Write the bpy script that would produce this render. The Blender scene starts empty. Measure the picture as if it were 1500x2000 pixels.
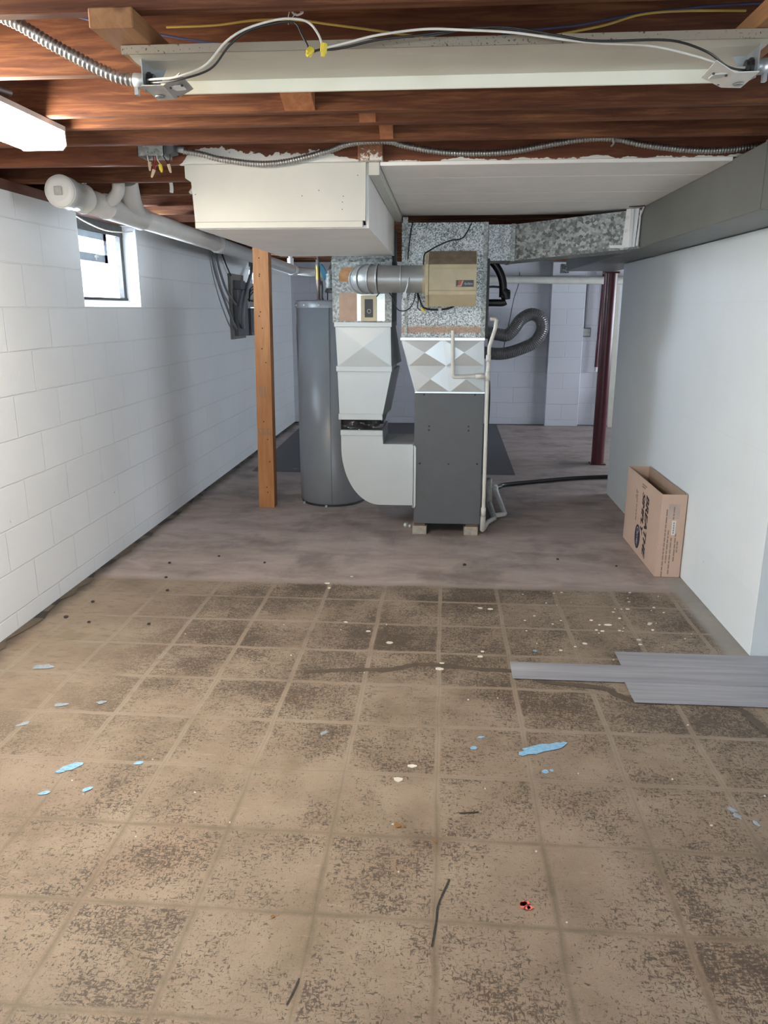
import bpy, math, random
from mathutils import Vector, Matrix
random.seed(7)
S = bpy.context.scene
COL = S.collection
PI = math.pi

# ------------------------------------------------------------------ helpers
def lin(r, g, b):
    def f(c):
        c /= 255.0
        return c / 12.92 if c <= 0.04045 else ((c + 0.055) / 1.055) ** 2.4
    return (f(r), f(g), f(b), 1.0)

class MB:
    """collects geometry for ONE mesh"""
    def __init__(s): s.v = []; s.f = []; s.m = []; s.sm = []
    def add(s, vs, fs, mi=0, smooth=False):
        o = len(s.v); s.v += [tuple(v) for v in vs]
        for f in fs:
            s.f.append([i + o for i in f]); s.m.append(mi); s.sm.append(smooth)
        return s
    def box(s, x0, x1, y0, y1, z0, z1, mi=0, b=0.0):
        if b <= 0:
            vs = [(x0,y0,z0),(x1,y0,z0),(x1,y1,z0),(x0,y1,z0),(x0,y0,z1),(x1,y0,z1),(x1,y1,z1),(x0,y1,z1)]
            return s.add(vs, [(3,2,1,0),(4,5,6,7),(0,1,5,4),(1,2,6,5),(2,3,7,6),(3,0,4,7)], mi)
        # chamfered box
        vs = []; idx = {}
        for sx in (0,1):
            for sy in (0,1):
                for sz in (0,1):
                    p = [(x0,x1)[sx], (y0,y1)[sy], (z0,z1)[sz]]
                    d = [1-2*sx, 1-2*sy, 1-2*sz]
                    for a in range(3):
                        q = [p[k] + (d[k]*b if k != a else 0) for k in range(3)]
                        idx[(sx,sy,sz,a)] = len(vs); vs.append(q)
        fs = []
        g = lambda sx,sy,sz,a: idx[(sx,sy,sz,a)]
        for a in range(3):
            for sd in (0,1):
                o = [k for k in range(3) if k != a]
                ring = []
                for (u,w) in ((0,0),(1,0),(1,1),(0,1)):
                    c = [0,0,0]; c[a] = sd; c[o[0]] = u; c[o[1]] = w
                    ring.append(g(c[0],c[1],c[2],a))
                fs.append(ring)
        for a in range(3):            # edge chamfers along axis a
            o = [k for k in range(3) if k != a]
            for u in (0,1):
                for w in (0,1):
                    c0 = [0,0,0]; c0[o[0]] = u; c0[o[1]] = w; c1 = list(c0); c1[a] = 1
                    fs.append([g(*c0,o[0]), g(*c0,o[1]), g(*c1,o[1]), g(*c1,o[0])])
        for sx in (0,1):
            for sy in (0,1):
                for sz in (0,1):
                    fs.append([g(sx,sy,sz,0), g(sx,sy,sz,1), g(sx,sy,sz,2)])
        return s.add(vs, fs, mi)
    def prism(s, pts, vec, mi=0):
        """closed polygon (3d points) extruded along vec"""
        n = len(pts); vec = Vector(vec)
        a = [Vector(p) for p in pts]; b = [p + vec for p in a]
        fs = [list(range(n))[::-1], list(range(n, 2*n))]
        for i in range(n):
            j = (i+1) % n; fs.append([i, j, n+j, n+i])
        return s.add(a + b, fs, mi)
    def hexa(s, p, mi=0):
        """8 points: bottom ring 4, top ring 4"""
        return s.add(p, [(3,2,1,0),(4,5,6,7),(0,1,5,4),(1,2,6,5),(2,3,7,6),(3,0,4,7)], mi)
    def quad(s, pts, mi=0): return s.add(pts, [list(range(len(pts)))], mi)
    def tube(s, path, r, n=10, mi=0, caps=True, smooth=True):
        P = [Vector(p) for p in path]; N = len(P)
        R = list(r) if isinstance(r, (list, tuple)) else [r]*N
        T = []
        for i in range(N):
            t = (P[min(i+1,N-1)] - P[max(i-1,0)])
            T.append(t.normalized() if t.length > 1e-9 else Vector((0,0,1)))
        up = Vector((0,0,1)) if abs(T[0].z) < 0.9 else Vector((1,0,0))
        u = T[0].cross(up).normalized(); vs = []
        for i in range(N):
            u = (u - T[i]*u.dot(T[i]))
            u = u.normalized() if u.length > 1e-6 else T[i].orthogonal().normalized()
            w = T[i].cross(u)
            for k in range(n):
                a = 2*PI*k/n
                vs.append(P[i] + (u*math.cos(a) + w*math.sin(a))*R[i])
        fs = []
        for i in range(N-1):
            for k in range(n):
                k2 = (k+1) % n
                fs.append((i*n+k, i*n+k2, (i+1)*n+k2, (i+1)*n+k))
        s.add(vs, fs, mi, smooth)
        if caps:
            s.add(vs[:n], [list(range(n))[::-1]], mi); s.add(vs[-n:], [list(range(n))], mi)
        return s
    def cyl(s, a, b, r, n=20, mi=0, r2=None): return s.tube([a, b], [r, r if r2 is None else r2], n, mi)
    def lathe(s, prof, c, n=32, mi=0, axis='Z', smooth=True):
        """prof: (radius, height) ring list about an axis through c"""
        vs = []; fs = []
        for (r, h) in prof:
            for k in range(n):
                a = 2*PI*k/n; x, y = r*math.cos(a), r*math.sin(a)
                vs.append({'Z':(c[0]+x,c[1]+y,c[2]+h),'X':(c[0]+h,c[1]+x,c[2]+y),'Y':(c[0]+y,c[1]+h,c[2]+x)}[axis])
        for i in range(len(prof)-1):
            for k in range(n):
                k2 = (k+1) % n; fs.append((i*n+k, i*n+k2, (i+1)*n+k2, (i+1)*n+k))
        s.add(vs, fs, mi, smooth)
        s.add(vs[:n], [list(range(n))[::-1]], mi); s.add(vs[-n:], [list(range(n))], mi)
        return s
    def build(s, name, mats, parent=None, bevel=0.0, origin=None):
        if not isinstance(mats, (list, tuple)): mats = [mats]
        if parent is not None:
            root = parent
            off = Vector(root['_o'])
        else:
            if origin is None:
                xs = [v[0] for v in s.v]; ys = [v[1] for v in s.v]; zs = [v[2] for v in s.v]
                origin = ((min(xs)+max(xs))/2, (min(ys)+max(ys))/2, min(zs))
            off = Vector(origin)
        me = bpy.data.meshes.new(name)
        me.from_pydata([tuple(Vector(v)-off) for v in s.v], [], s.f)
        for m in mats: me.materials.append(m)
        for p, mi, sm in zip(me.polygons, s.m, s.sm):
            p.material_index = mi; p.use_smooth = sm
        me.update()
        import bmesh
        bm = bmesh.new(); bm.from_mesh(me)
        bmesh.ops.recalc_face_normals(bm, faces=bm.faces)
        bm.to_mesh(me); bm.free()
        o = bpy.data.objects.new(name, me); COL.objects.link(o)
        o['_o'] = tuple(off)
        if parent is not None: o.parent = parent
        else: o.location = off
        if bevel > 0:
            b = o.modifiers.new('bevel', 'BEVEL'); b.width = bevel; b.segments = 2; b.limit_method = 'ANGLE'
        return o

def _split(self, name, mats, parent):
    n = len(self.v); par = list(range(n))
    def find(a):
        while par[a] != a: par[a] = par[par[a]]; a = par[a]
        return a
    key = {}
    for i, v in enumerate(self.v):
        k = tuple(round(c, 5) for c in v)
        if k in key: par[find(i)] = find(key[k])
        else: key[k] = i
    for f in self.f:
        for a in f[1:]: par[find(a)] = find(f[0])
    out = {}
    for f, mi, sm in zip(self.f, self.m, self.sm):
        g = out.setdefault(find(f[0]), MB()); g.add([self.v[a] for a in f], [tuple(range(len(f)))], mi, sm)
    obs = []
    for g in out.values():
        ob = g.build(name, mats, parent)
        import bmesh
        bm = bmesh.new(); bm.from_mesh(ob.data); bmesh.ops.remove_doubles(bm, verts=bm.verts, dist=1e-6); bmesh.ops.recalc_face_normals(bm, faces=bm.faces); bm.to_mesh(ob.data); bm.free()
        obs.append(ob)
    return obs
MB.split = _split
def tag(o, label=None, cat=None, group=None, kind=None):
    if label: o['label'] = label
    if cat: o['category'] = cat
    if group: o['group'] = group
    if kind: o['kind'] = kind
    return o
def empty(name, loc, label, cat, group=None):
    o = bpy.data.objects.new(name, None); COL.objects.link(o)
    o.location = loc; o.empty_display_size = 0.05; o['_o'] = tuple(loc)
    return tag(o, label, cat, group)
def cr(pts, n=8):
    """catmull-rom resample"""
    P = [Vector(p) for p in pts]; P = [P[0]*2-P[1]] + P + [P[-1]*2-P[-2]]; out = []
    for i in range(1, len(P)-2):
        a,b,c,d = P[i-1],P[i],P[i+1],P[i+2]
        for k in range(n):
            t = k/n
            out.append(0.5*((2*b)+(c-a)*t+(2*a-5*b+4*c-d)*t*t+(3*b-a-3*c+d)*t**3))
    out.append(P[-2]); return out
def resample(path, step):
    out = [path[0]]; acc = 0.0
    for a, b in zip(path, path[1:]):
        L = (b-a).length; d = step-acc
        while d <= L:
            out.append(a.lerp(b, d/L)); d += step
        acc = (acc+L) % step if L > 0 else acc
        acc = L-(d-step) if True else acc
    return out
def corrugated(mb, pts, r, pitch, depth, n=12, mi=0):
    path = resample(cr(pts, 24), pitch/4.0)
    prof = [0.0, 1.0, 0.75, -0.6]
    mb.tube(path, [r + depth*prof[i % 4] for i in range(len(path))], n, mi)
def text_mesh(name, body, size, origin, xax, yax, mat, parent, shear=0.0, xscale=1.0, width=None, depth=0.0004, bold=0.0):
    cu = bpy.data.curves.new(name, 'FONT'); cu.body = body; cu.size = 1.0; cu.shear = shear
    cu.align_x = 'LEFT'; cu.align_y = 'BOTTOM_BASELINE'
    tmp = bpy.data.objects.new(name+'_t', cu); COL.objects.link(tmp)
    dg = bpy.context.evaluated_depsgraph_get(); dg.update()
    me = bpy.data.meshes.new_from_object(tmp.evaluated_get(dg))
    bpy.data.objects.remove(tmp); bpy.data.curves.remove(cu)
    xs = [v.co.x for v in me.vertices]; sx = size*xscale
    if width: sx = width/(max(xs)-min(xs))
    x0 = min(xs); X = Vector(xax); Y = Vector(yax); N = X.cross(Y); O = Vector(origin); off = Vector(parent['_o'])
    for v in me.vertices:
        v.co = O + X*((v.co.x-x0)*sx) + Y*(v.co.y*size) + N*depth - off
    if bold:
        import bmesh
        bm = bmesh.new()
        for q, (da, db) in enumerate(((0,0),(bold,0),(-bold,0),(0,bold*.6),(0,-bold*.6))):
            k0 = len(bm.verts); bm.from_mesh(me); bm.verts.ensure_lookup_table()
            for v in bm.verts[k0:]: v.co += X*da + Y*db + N*(0.00004*q)
        bm.to_mesh(me); bm.free()
    me.name = name; me.materials.clear(); me.materials.append(mat); me.update()
    o = bpy.data.objects.new(name, me); COL.objects.link(o); o.parent = parent; o['_o'] = tuple(off)
    return o

# ------------------------------------------------------------------ materials
class NT:
    def __init__(s, name):
        s.mat = bpy.data.materials.new(name); s.mat.use_nodes = True
        s.t = s.mat.node_tree; s.b = s.t.nodes['Principled BSDF']
    def n(s, typ, **kw):
        nd = s.t.nodes.new(typ)
        for k, v in kw.items():
            if k.startswith('i_'):
                key = k[2:]; key = int(key) if key.isdigit() else key.replace('_', ' ')
                nd.inputs[key].default_value = v
            else: setattr(nd, k, v)
        return nd
    def l(s, a, b): s.t.links.new(a, b)
    def math(s, op, a, b=None, c=None, clamp=False):
        nd = s.n('ShaderNodeMath', operation=op); nd.use_clamp = clamp
        for i, x in enumerate((a, b, c)):
            if x is None: continue
            if isinstance(x, (int, float)): nd.inputs[i].default_value = x
            else: s.l(x, nd.inputs[i])
        return nd.outputs[0]
    def mix(s, fac, a, b, mode='MIX'):
        nd = s.n('ShaderNodeMix', data_type='RGBA', blend_type=mode)
        for i, x in ((0, fac), (6, a), (7, b)):
            if isinstance(x, (int, float)): nd.inputs[i].default_value = x
            elif isinstance(x, tuple): nd.inputs[i].default_value = x
            else: s.l(x, nd.inputs[i])
        return nd.outputs[2]
    def ramp(s, fac, stops):
        nd = s.n('ShaderNodeValToRGB'); e = nd.color_ramp.elements
        while len(e) < len(stops): e.new(0.5)
        for i, (p, c) in enumerate(stops):
            e[i].position = p; e[i].color = c if isinstance(c, tuple) else (c, c, c, 1)
        s.l(fac, nd.inputs[0]); return nd.outputs[0]
    def sstep(s, x, a, b):
        nd = s.n('ShaderNodeMapRange', interpolation_type='SMOOTHSTEP'); s.l(x, nd.inputs[0])
        nd.inputs[1].default_value = a; nd.inputs[2].default_value = b; return nd.outputs[0]
    def obj(s, scale=(1,1,1), rnd=False):
        tc = s.n('ShaderNodeTexCoord'); mp = s.n('ShaderNodeMapping'); mp.inputs['Scale'].default_value = scale
        src = tc.outputs['Object']
        if rnd:
            oi = s.n('ShaderNodeObjectInfo'); m = s.n('ShaderNodeVectorMath', operation='SCALE'); m.inputs[0].default_value = (31, 17, 23)
            s.l(oi.outputs['Random'], m.inputs['Scale']); a = s.n('ShaderNodeVectorMath', operation='ADD')
            s.l(src, a.inputs[0]); s.l(m.outputs[0], a.inputs[1]); src = a.outputs[0]
        s.l(src, mp.inputs['Vector']); return mp.outputs[0]
    def noise(s, vec, scale, detail=3, rough=0.5, dist=0.0):
        nd = s.n('ShaderNodeTexNoise'); nd.inputs['Scale'].default_value = scale; nd.inputs['Detail'].default_value = detail
        nd.inputs['Roughness'].default_value = rough; nd.inputs['Distortion'].default_value = dist
        s.l(vec, nd.inputs['Vector']); return nd.outputs['Fac']
    def bump(s, h, strength=0.3, dist=0.01):
        nd = s.n('ShaderNodeBump'); nd.inputs['Strength'].default_value = strength; nd.inputs['Distance'].default_value = dist
        s.l(h, nd.inputs['Height']); s.l(nd.outputs[0], s.b.inputs['Normal'])
    def base(s, c): 
        if isinstance(c, tuple): s.b.inputs['Base Color'].default_value = c
        else: s.l(c, s.b.inputs['Base Color'])
    def props(s, rough=0.5, metal=0.0, spec=0.5):
        s.b.inputs['Roughness'].default_value = rough; s.b.inputs['Metallic'].default_value = metal
        s.b.inputs['Specular IOR Level'].default_value = spec; return s.mat

def simple(name, c, rough=0.5, metal=0.0, var=0.12, scale=9.0, spec=0.5, bump=0.0):
    t = NT(name); f = t.noise(t.obj(rnd=True), scale, 4, 0.6)
    d = tuple(x*(1-var) for x in c[:3]) + (1,); u = tuple(min(1, x*(1+var)) for x in c[:3]) + (1,)
    t.base(t.ramp(f, [(0.3, d), (0.7, u)]))
    if bump: t.bump(f, bump, 0.004)
    return t.props(rough, metal, spec)

def block_paint(name, axis, u0, z0, c, w=0.4115, h=0.2, strength=0.5, mort=0.92):
    t = NT(name); tc = t.n('ShaderNodeTexCoord'); sp = t.n('ShaderNodeSeparateXYZ'); t.l(tc.outputs['Object'], sp.inputs[0])
    u = t.math('SUBTRACT', sp.outputs[axis], u0); v = t.math('SUBTRACT', sp.outputs[2], z0)
    nz = t.noise(tc.outputs['Object'], 6, 2)
    v = t.math('ADD', v, t.math('MULTIPLY', t.math('SUBTRACT', nz, 0.5), 0.008))
    cb = t.n('ShaderNodeCombineXYZ'); t.l(u, cb.inputs[0]); t.l(v, cb.inputs[1])
    br = t.n('ShaderNodeTexBrick'); br.offset = 0.5; br.offset_frequency = 2
    br.inputs['Scale'].default_value = 1.0; br.inputs['Brick Width'].default_value = w; br.inputs['Row Height'].default_value = h
    br.inputs['Mortar Size'].default_value = 0.0045; br.inputs['Mortar Smooth'].default_value = 0.5; br.inputs['Bias'].default_value = 0
    br.inputs['Color1'].default_value = c; br.inputs['Color2'].default_value = tuple(x*0.975 for x in c[:3])+(1,)
    br.inputs['Mortar'].default_value = tuple(x*mort for x in c[:3])+(1,)
    t.l(cb.outputs[0], br.inputs['Vector'])
    big = t.noise(tc.outputs['Object'], 1.3, 4, 0.6)
    fine = t.noise(tc.outputs['Object'], 90, 4, 0.7)
    sc = t.ramp(big, [(0.35, (0.96,0.955,0.945,1)), (0.65, (1,1,1,1))])
    col = t.mix(1.0, br.outputs['Color'], sc, 'MULTIPLY')
    spk = t.noise(tc.outputs['Object'], 22, 2, 0.5)
    col = t.mix(t.sstep(spk, 0.76, 0.82), col, (0.35,0.33,0.3,1))
    t.base(col)
    hgt = t.math('ADD', t.math('MULTIPLY', br.outputs['Fac'], -1.0), t.math('MULTIPLY', fine, 0.35))
    hgt = t.math('ADD', hgt, t.math('MULTIPLY', t.noise(tc.outputs['Object'], 14, 3), 0.25))
    t.bump(hgt, strength, 0.006)
    return t.props(0.55, 0, 0.35)

def wood(name, dark, mid, light, along='X', rough=0.6, knots=True, spec=0.3):
    t = NT(name)
    sc = {'X': (1.4, 20, 20), 'Y': (14, 1.2, 14), 'Z': (14, 14, 1.2)}[along]
    f = t.noise(t.obj(sc, True), 3.0, 6, 0.65, 0.6)
    c = t.ramp(f, [(0.25, dark), (0.5, mid), (0.75, light)])
    big = t.noise(t.obj((0.8,0.8,0.8), True), 2.2, 3)
    c = t.mix(t.math('MULTIPLY', t.sstep(big, 0.35, 0.75), 0.45), c, dark)
    if knots:
        v = t.n('ShaderNodeTexVoronoi', feature='F1'); v.inputs['Scale'].default_value = 1.0; v.inputs['Randomness'].default_value = 1.0
        ks = {'X': (1.7, 6, 6), 'Y': (6, 1.7, 6), 'Z': (6, 6, 1.7)}[along]
        t.l(t.obj(ks, True), v.inputs['Vector'])
        k = t.sstep(v.outputs['Distance'], 0.13, 0.04)
        c = t.mix(t.math('MULTIPLY', k, 0.7), c, tuple(x*0.35 for x in dark[:3])+(1,))
    t.base(c); t.bump(f, 0.25, 0.003)
    return t.props(rough, 0, spec)

def spangle(name, lo, hi, scale=55, metal=0.55, rough=0.45, con=0.5):
    t = NT(name); v = t.n('ShaderNodeTexVoronoi', feature='F1'); v.inputs['Scale'].default_value = scale
    dn = t.n('ShaderNodeTexNoise'); dn.inputs['Scale'].default_value = 40; co = t.obj(rnd=True); t.l(co, dn.inputs['Vector'])
    ad = t.n('ShaderNodeVectorMath', operation='MULTIPLY_ADD'); ad.inputs[1].default_value = (0.02,0.02,0.02)
    t.l(dn.outputs['Color'], ad.inputs[0]); t.l(co, ad.inputs[2]); t.l(ad.outputs[0], v.inputs['Vector'])
    sp = t.n('ShaderNodeSeparateColor'); t.l(v.outputs['Color'], sp.inputs[0])
    g = t.math('ADD', t.math('MULTIPLY', sp.outputs[0], con), t.math('MULTIPLY', t.noise(co, 70, 3, 0.7), 1-con))
    big = t.noise(co, 5, 3)
    g = t.math('ADD', g, t.math('MULTIPLY', t.math('SUBTRACT', big, 0.5), 0.3))
    t.base(t.ramp(g, [(0.28, lo), (0.5, tuple((a+b)*0.45 for a, b in zip(lo, hi))), (0.72, hi)]))
    return t.props(rough, metal, 0.5)

def emit(name, c, strength):
    t = NT(name); t.base((0.8,0.8,0.8,1)); t.b.inputs['Emission Color'].default_value = c; t.b.inputs['Emission Strength'].default_value = strength
    return t.props(0.4)

M = {}
WHT = (0.80, 0.825, 0.85, 1)
M['wall_left'] = block_paint('painted_block_left', 1, 3.613, 0.085, WHT)
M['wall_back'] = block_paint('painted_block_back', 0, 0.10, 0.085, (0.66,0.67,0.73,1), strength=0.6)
M['wall_stub'] = block_paint('painted_wall_right', 1, 0.3, 0.27, (0.79,0.85,0.895,1), w=1.22, h=0.62, strength=0.10, mort=0.97)
M['wall_return'] = simple('return_face_toned_down', (0.56,0.60,0.61,1), 0.55, 0, 0.03, 4)  # greyed below the partition's white to offset the strong light on this face
M['wall_plain'] = simple('painted_plain_wall', (0.72,0.72,0.71,1), 0.6, 0, 0.03, 3)
M['white_paint'] = simple('white_gloss_paint', (0.80,0.82,0.83,1), 0.4, 0, 0.03, 8)
M['cream'] = simple('cream_painted_board', (0.55,0.55,0.505,1), 0.45, 0, 0.035, 6, bump=0.05)
M['grey_board'] = simple('grey_white_painted_board', (0.84,0.83,0.81,1), 0.55, 0, 0.04, 6, bump=0.05)
M['joist'] = wood('joist_wood', (0.056,0.016,0.008,1), (0.125,0.043,0.018,1), (0.275,0.115,0.046,1), 'X', rough=0.72)
M['lumber_y'] = wood('pale_lumber_along', (0.22,0.10,0.042,1), (0.31,0.155,0.068,1), (0.38,0.21,0.10,1), 'Y')
M['bridge'] = wood('bridging_wood', (0.20,0.075,0.035,1), (0.30,0.12,0.055,1), (0.38,0.18,0.09,1), 'Z', knots=False)
M['post'] = wood('post_wood', (0.36,0.15,0.055,1), (0.47,0.21,0.085,1), (0.55,0.28,0.125,1), 'Z')
M['subfloor'] = wood('subfloor_boards', (0.09,0.03,0.018,1), (0.14,0.055,0.03,1), (0.19,0.08,0.045,1), 'Y', knots=False)
M['galv'] = spangle('galvanised_spangle', (0.16,0.17,0.175,1), (0.60,0.63,0.64,1), 170, 0.45, 0.42)
M['galv_dull'] = spangle('galvanised_dull', (0.22,0.235,0.23,1), (0.50,0.535,0.525,1), 85, 0.4, 0.5)
M['galv_dark'] = spangle('galvanised_dark', (0.10,0.112,0.11,1), (0.40,0.425,0.415,1), 62, 0.35, 0.5)
M['sheet'] = simple('new_sheet_metal', (0.54,0.575,0.58,1), 0.40, 0.35, 0.03, 3)
M['sheet_bright'] = simple('bright_sheet_metal', (0.66,0.69,0.70,1), 0.28, 0.6, 0.03, 3)
M['pipe_metal'] = simple('round_duct_metal', (0.44,0.46,0.46,1), 0.40, 0.6, 0.08, 6)
M['trunk'] = simple('grey_painted_duct', (0.165,0.172,0.162,1), 0.5, 0.0, 0.06, 4)
M['furnace'] = simple('furnace_grey_enamel', (0.105,0.112,0.12,1), 0.45, 0.0, 0.05, 10, bump=0.03)
M['heater'] = simple('heater_grey_enamel', (0.19,0.20,0.22,1), 0.30, 0.0, 0.04, 4)
M['black'] = simple('black_rubber', (0.012,0.012,0.014,1), 0.4)
M['black_metal'] = simple('black_metal', (0.03,0.03,0.033,1), 0.5)
M['foil'] = simple('crumpled_black_foil', (0.045,0.045,0.05,1), 0.20, 0.35, 0.3, 14, bump=0.2)
M['pvc'] = simple('white_pvc', (0.68,0.67,0.64,1), 0.28, 0, 0.04, 10)
M['pvc_old'] = simple('aged_pvc', (0.70,0.685,0.635,1), 0.35, 0, 0.08, 14)
M['pvc_dirty'] = simple('dirty_pvc', (0.42,0.41,0.39,1), 0.5, 0, 0.25, 30)
M['steel'] = simple('conduit_steel', (0.36,0.355,0.345,1), 0.42, 0.85, 0.12, 40)
M['zinc'] = simple('zinc_plate', (0.42,0.44,0.45,1), 0.42, 0.6, 0.15, 25)
M['bracket_l'] = simple('grey_bracket', (0.36,0.35,0.33,1), 0.5, 0.1, 0.08, 20)
M['bracket_r'] = simple('white_bracket', (0.66,0.645,0.60,1), 0.45, 0.0, 0.05, 20)
M['yellow'] = simple('yellow_plastic', (0.80,0.62,0.06,1), 0.4)
M['tan'] = simple('tan_plastic', (0.58,0.45,0.31,1), 0.5)
M['wire_w'] = simple('white_wire', (0.70,0.66,0.58,1), 0.45)
M['wire_k'] = simple('black_wire', (0.02,0.018,0.017,1), 0.4)
M['wire_y'] = simple('yellow_wire', (0.62,0.42,0.10,1), 0.45)
M['wire_b'] = simple('blue_wire', (0.06,0.07,0.16,1), 0.45)
M['wire_r'] = simple('red_wire', (0.35,0.02,0.03,1), 0.45)
M['wire_g'] = simple('grey_cable', (0.20,0.20,0.21,1), 0.5)
M['red_pole'] = simple('oxide_red_paint', (0.105,0.022,0.03,1), 0.33, 0, 0.15, 6)
M['card'] = simple('cardboard', (0.56,0.405,0.32,1), 0.75, 0, 0.04, 5, spec=0.2)
M['card_in'] = simple('cardboard_inside', (0.40,0.29,0.22,1), 0.8, 0, 0.06, 5, spec=0.2)
M['ink'] = simple('dark_print_ink', (0.045,0.03,0.035,1), 0.6)
M['ink2'] = simple('small_print_ink', (0.27,0.19,0.15,1), 0.7)
M['navy'] = simple('navy_print', (0.035,0.025,0.05,1), 0.6)
M['sticker'] = simple('white_sticker', (0.72,0.71,0.69,1), 0.5)
M['tape'] = simple('clear_tape', (0.47,0.37,0.33,1), 0.25)
M['beige'] = simple('beige_plastic', (0.60,0.52,0.345,1), 0.45, 0, 0.08, 14)
M['beige_brown'] = simple('brown_beige_top', (0.26,0.20,0.14,1), 0.6, 0, 0.25, 20)  # top face in a darker, mottled brown than the beige case
M['label_k'] = simple('black_label', (0.012,0.011,0.012,1), 0.3)
M['label_r'] = simple('red_label_stripe', (0.42,0.06,0.03,1), 0.35)
M['label_o'] = simple('pale_orange_stripe', (0.72,0.36,0.24,1), 0.35)
M['silver_ink'] = simple('silver_ink', (0.55,0.55,0.58,1), 0.4)
M['paper'] = simple('brown_torn_paper', (0.46,0.24,0.11,1), 0.8, 0, 0.25, 30)
M['paper2'] = simple('pale_brown_paper', (0.50,0.345,0.255,1), 0.8, 0, 0.08, 22)
M['foil_tape'] = simple('foil_tape', (0.72,0.75,0.72,1), 0.3, 0.7, 0.08, 30, bump=0.4)
M['brass'] = simple('brass', (0.45,0.33,0.10,1), 0.35, 0.8)
M['copper'] = simple('corroded_copper', (0.32,0.24,0.22,1), 0.45, 0.6, 0.3, 60)
M['teal'] = simple('teal_plastic', (0.02,0.16,0.26,1), 0.4)
M['flue'] = simple('bright_flue', (0.80,0.82,0.82,1), 0.3, 0.6, 0.05, 10)
M['cmu'] = simple('bare_concrete_block', (0.38,0.35,0.30,1), 0.85, 0, 0.2, 40, bump=0.4)
M['shim'] = wood('shim_wood', (0.10,0.06,0.045,1), (0.16,0.10,0.075,1), (0.22,0.15,0.11,1), 'X', knots=False)
M['window_grey'] = simple('grey_window_sash', (0.32,0.37,0.43,1), 0.45)
M['window_dark'] = simple('dark_window_frame', (0.035,0.032,0.032,1), 0.6, 0, 0.4, 40)
M['flex'] = simple('flexible_duct_skin', (0.13,0.125,0.125,1), 0.22, 0.2, 0.15, 30)
M['panel_grey'] = simple('electrical_grey', (0.125,0.13,0.14,1), 0.5, 0, 0.1)
M['panel_board'] = simple('panel_backboard', (0.20,0.185,0.17,1), 0.6, 0, 0.1)
M['plank_cream'] = simple('cream_plank', (0.60,0.58,0.50,1), 0.5, 0, 0.06)
M['fixture'] = simple('fixture_enamel', (0.56,0.525,0.44,1), 0.40, 0, 0.05, 5)
M['fixture_lip'] = simple('fixture_lip_enamel', (0.86,0.83,0.70,1), 0.35, 0, 0.03, 5)
M['housing'] = simple('lamp_housing', (0.70,0.68,0.62,1), 0.4)
# rusty near lip
t = NT('rusty_lip'); o = t.obj(); n1 = t.noise(o, 190, 3, 0.6); n2 = t.noise(o, 4, 2)
t.base(t.mix(t.math('MULTIPLY', t.sstep(n1, 0.60, 0.68), t.sstep(n2, 0.38, 0.6)), (0.27,0.225,0.17,1), (0.07,0.03,0.015,1))); M['rusty'] = t.props(0.5)
# plenum with a rust band low down
t = NT('galvanised_with_rust_band'); v = t.n('ShaderNodeTexVoronoi', feature='F1'); v.inputs['Scale'].default_value = 185
co = t.obj(); dn = t.n('ShaderNodeTexNoise'); dn.inputs['Scale'].default_value = 55; t.l(co, dn.inputs['Vector'])
ad = t.n('ShaderNodeVectorMath', operation='MULTIPLY_ADD'); ad.inputs[1].default_value = (0.02,0.02,0.02)
t.l(dn.outputs['Color'], ad.inputs[0]); t.l(co, ad.inputs[2]); t.l(ad.outputs[0], v.inputs['Vector'])
sp = t.n('ShaderNodeSeparateColor'); t.l(v.outputs['Color'], sp.inputs[0])
g = t.math('ADD', t.math('MULTIPLY', sp.outputs[0], 0.5), t.math('MULTIPLY', t.noise(co, 85, 3, 0.7), 0.55))
g = t.math('ADD', g, t.math('MULTIPLY', t.math('SUBTRACT', t.noise(co, 4, 3), 0.5), 0.5))
c = t.ramp(g, [(0.30, (0.10,0.112,0.115,1)), (0.48, (0.33,0.35,0.35,1)), (0.68, (0.68,0.715,0.725,1))])
px = t.n('ShaderNodeSeparateXYZ'); t.l(co, px.inputs[0]); zz = t.math('ADD', px.outputs[2], t.math('MULTIPLY', t.noise(co, 18, 4), 0.03))
band = t.math('MULTIPLY', t.sstep(zz, 0.035, 0.048), t.sstep(zz, 0.098, 0.072))
t.base(t.mix(t.math('MULTIPLY', band, 0.85), c, (0.36,0.22,0.14,1))); M['plenum'] = t.props(0.42, 0.4)
# wood block with paint smeared at its foot
t = NT('bridging_wood_with_paint'); f = t.noise(t.obj((14,14,1.2)), 3, 5, 0.6); tc = t.n('ShaderNodeTexCoord'); sp = t.n('ShaderNodeSeparateXYZ'); t.l(tc.outputs['Object'], sp.inputs[0])
nz = t.noise(t.obj((1,1,1)), 60, 4, 0.8); pm = t.math('GREATER_THAN', t.math('MULTIPLY', t.math('SUBTRACT', nz, 0.45), 0.25), sp.outputs[2])
t.base(t.mix(pm, t.ramp(f, [(0.3, (0.17,0.06,0.028,1)), (0.7, (0.30,0.12,0.055,1))]), (0.66,0.64,0.58,1))); M['bridge_painted'] = t.props(0.6)
# vinyl plank
t = NT('grey_vinyl_plank'); f = t.noise(t.obj((0.45, 9, 1), True), 3.0, 4, 0.55, 0.4); f2 = t.noise(t.obj((1.0, 40, 1), True), 4, 4, 0.6)
t.base(t.mix(0.35, t.ramp(f, [(0.25, (0.21,0.215,0.25,1)), (0.5, (0.33,0.335,0.37,1)), (0.75, (0.46,0.465,0.50,1))]), t.ramp(f2, [(0.3, (0.23,0.235,0.265,1)), (0.7, (0.42,0.425,0.455,1))])))
M['vinyl'] = t.props(0.42, 0, 0.4)
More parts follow.
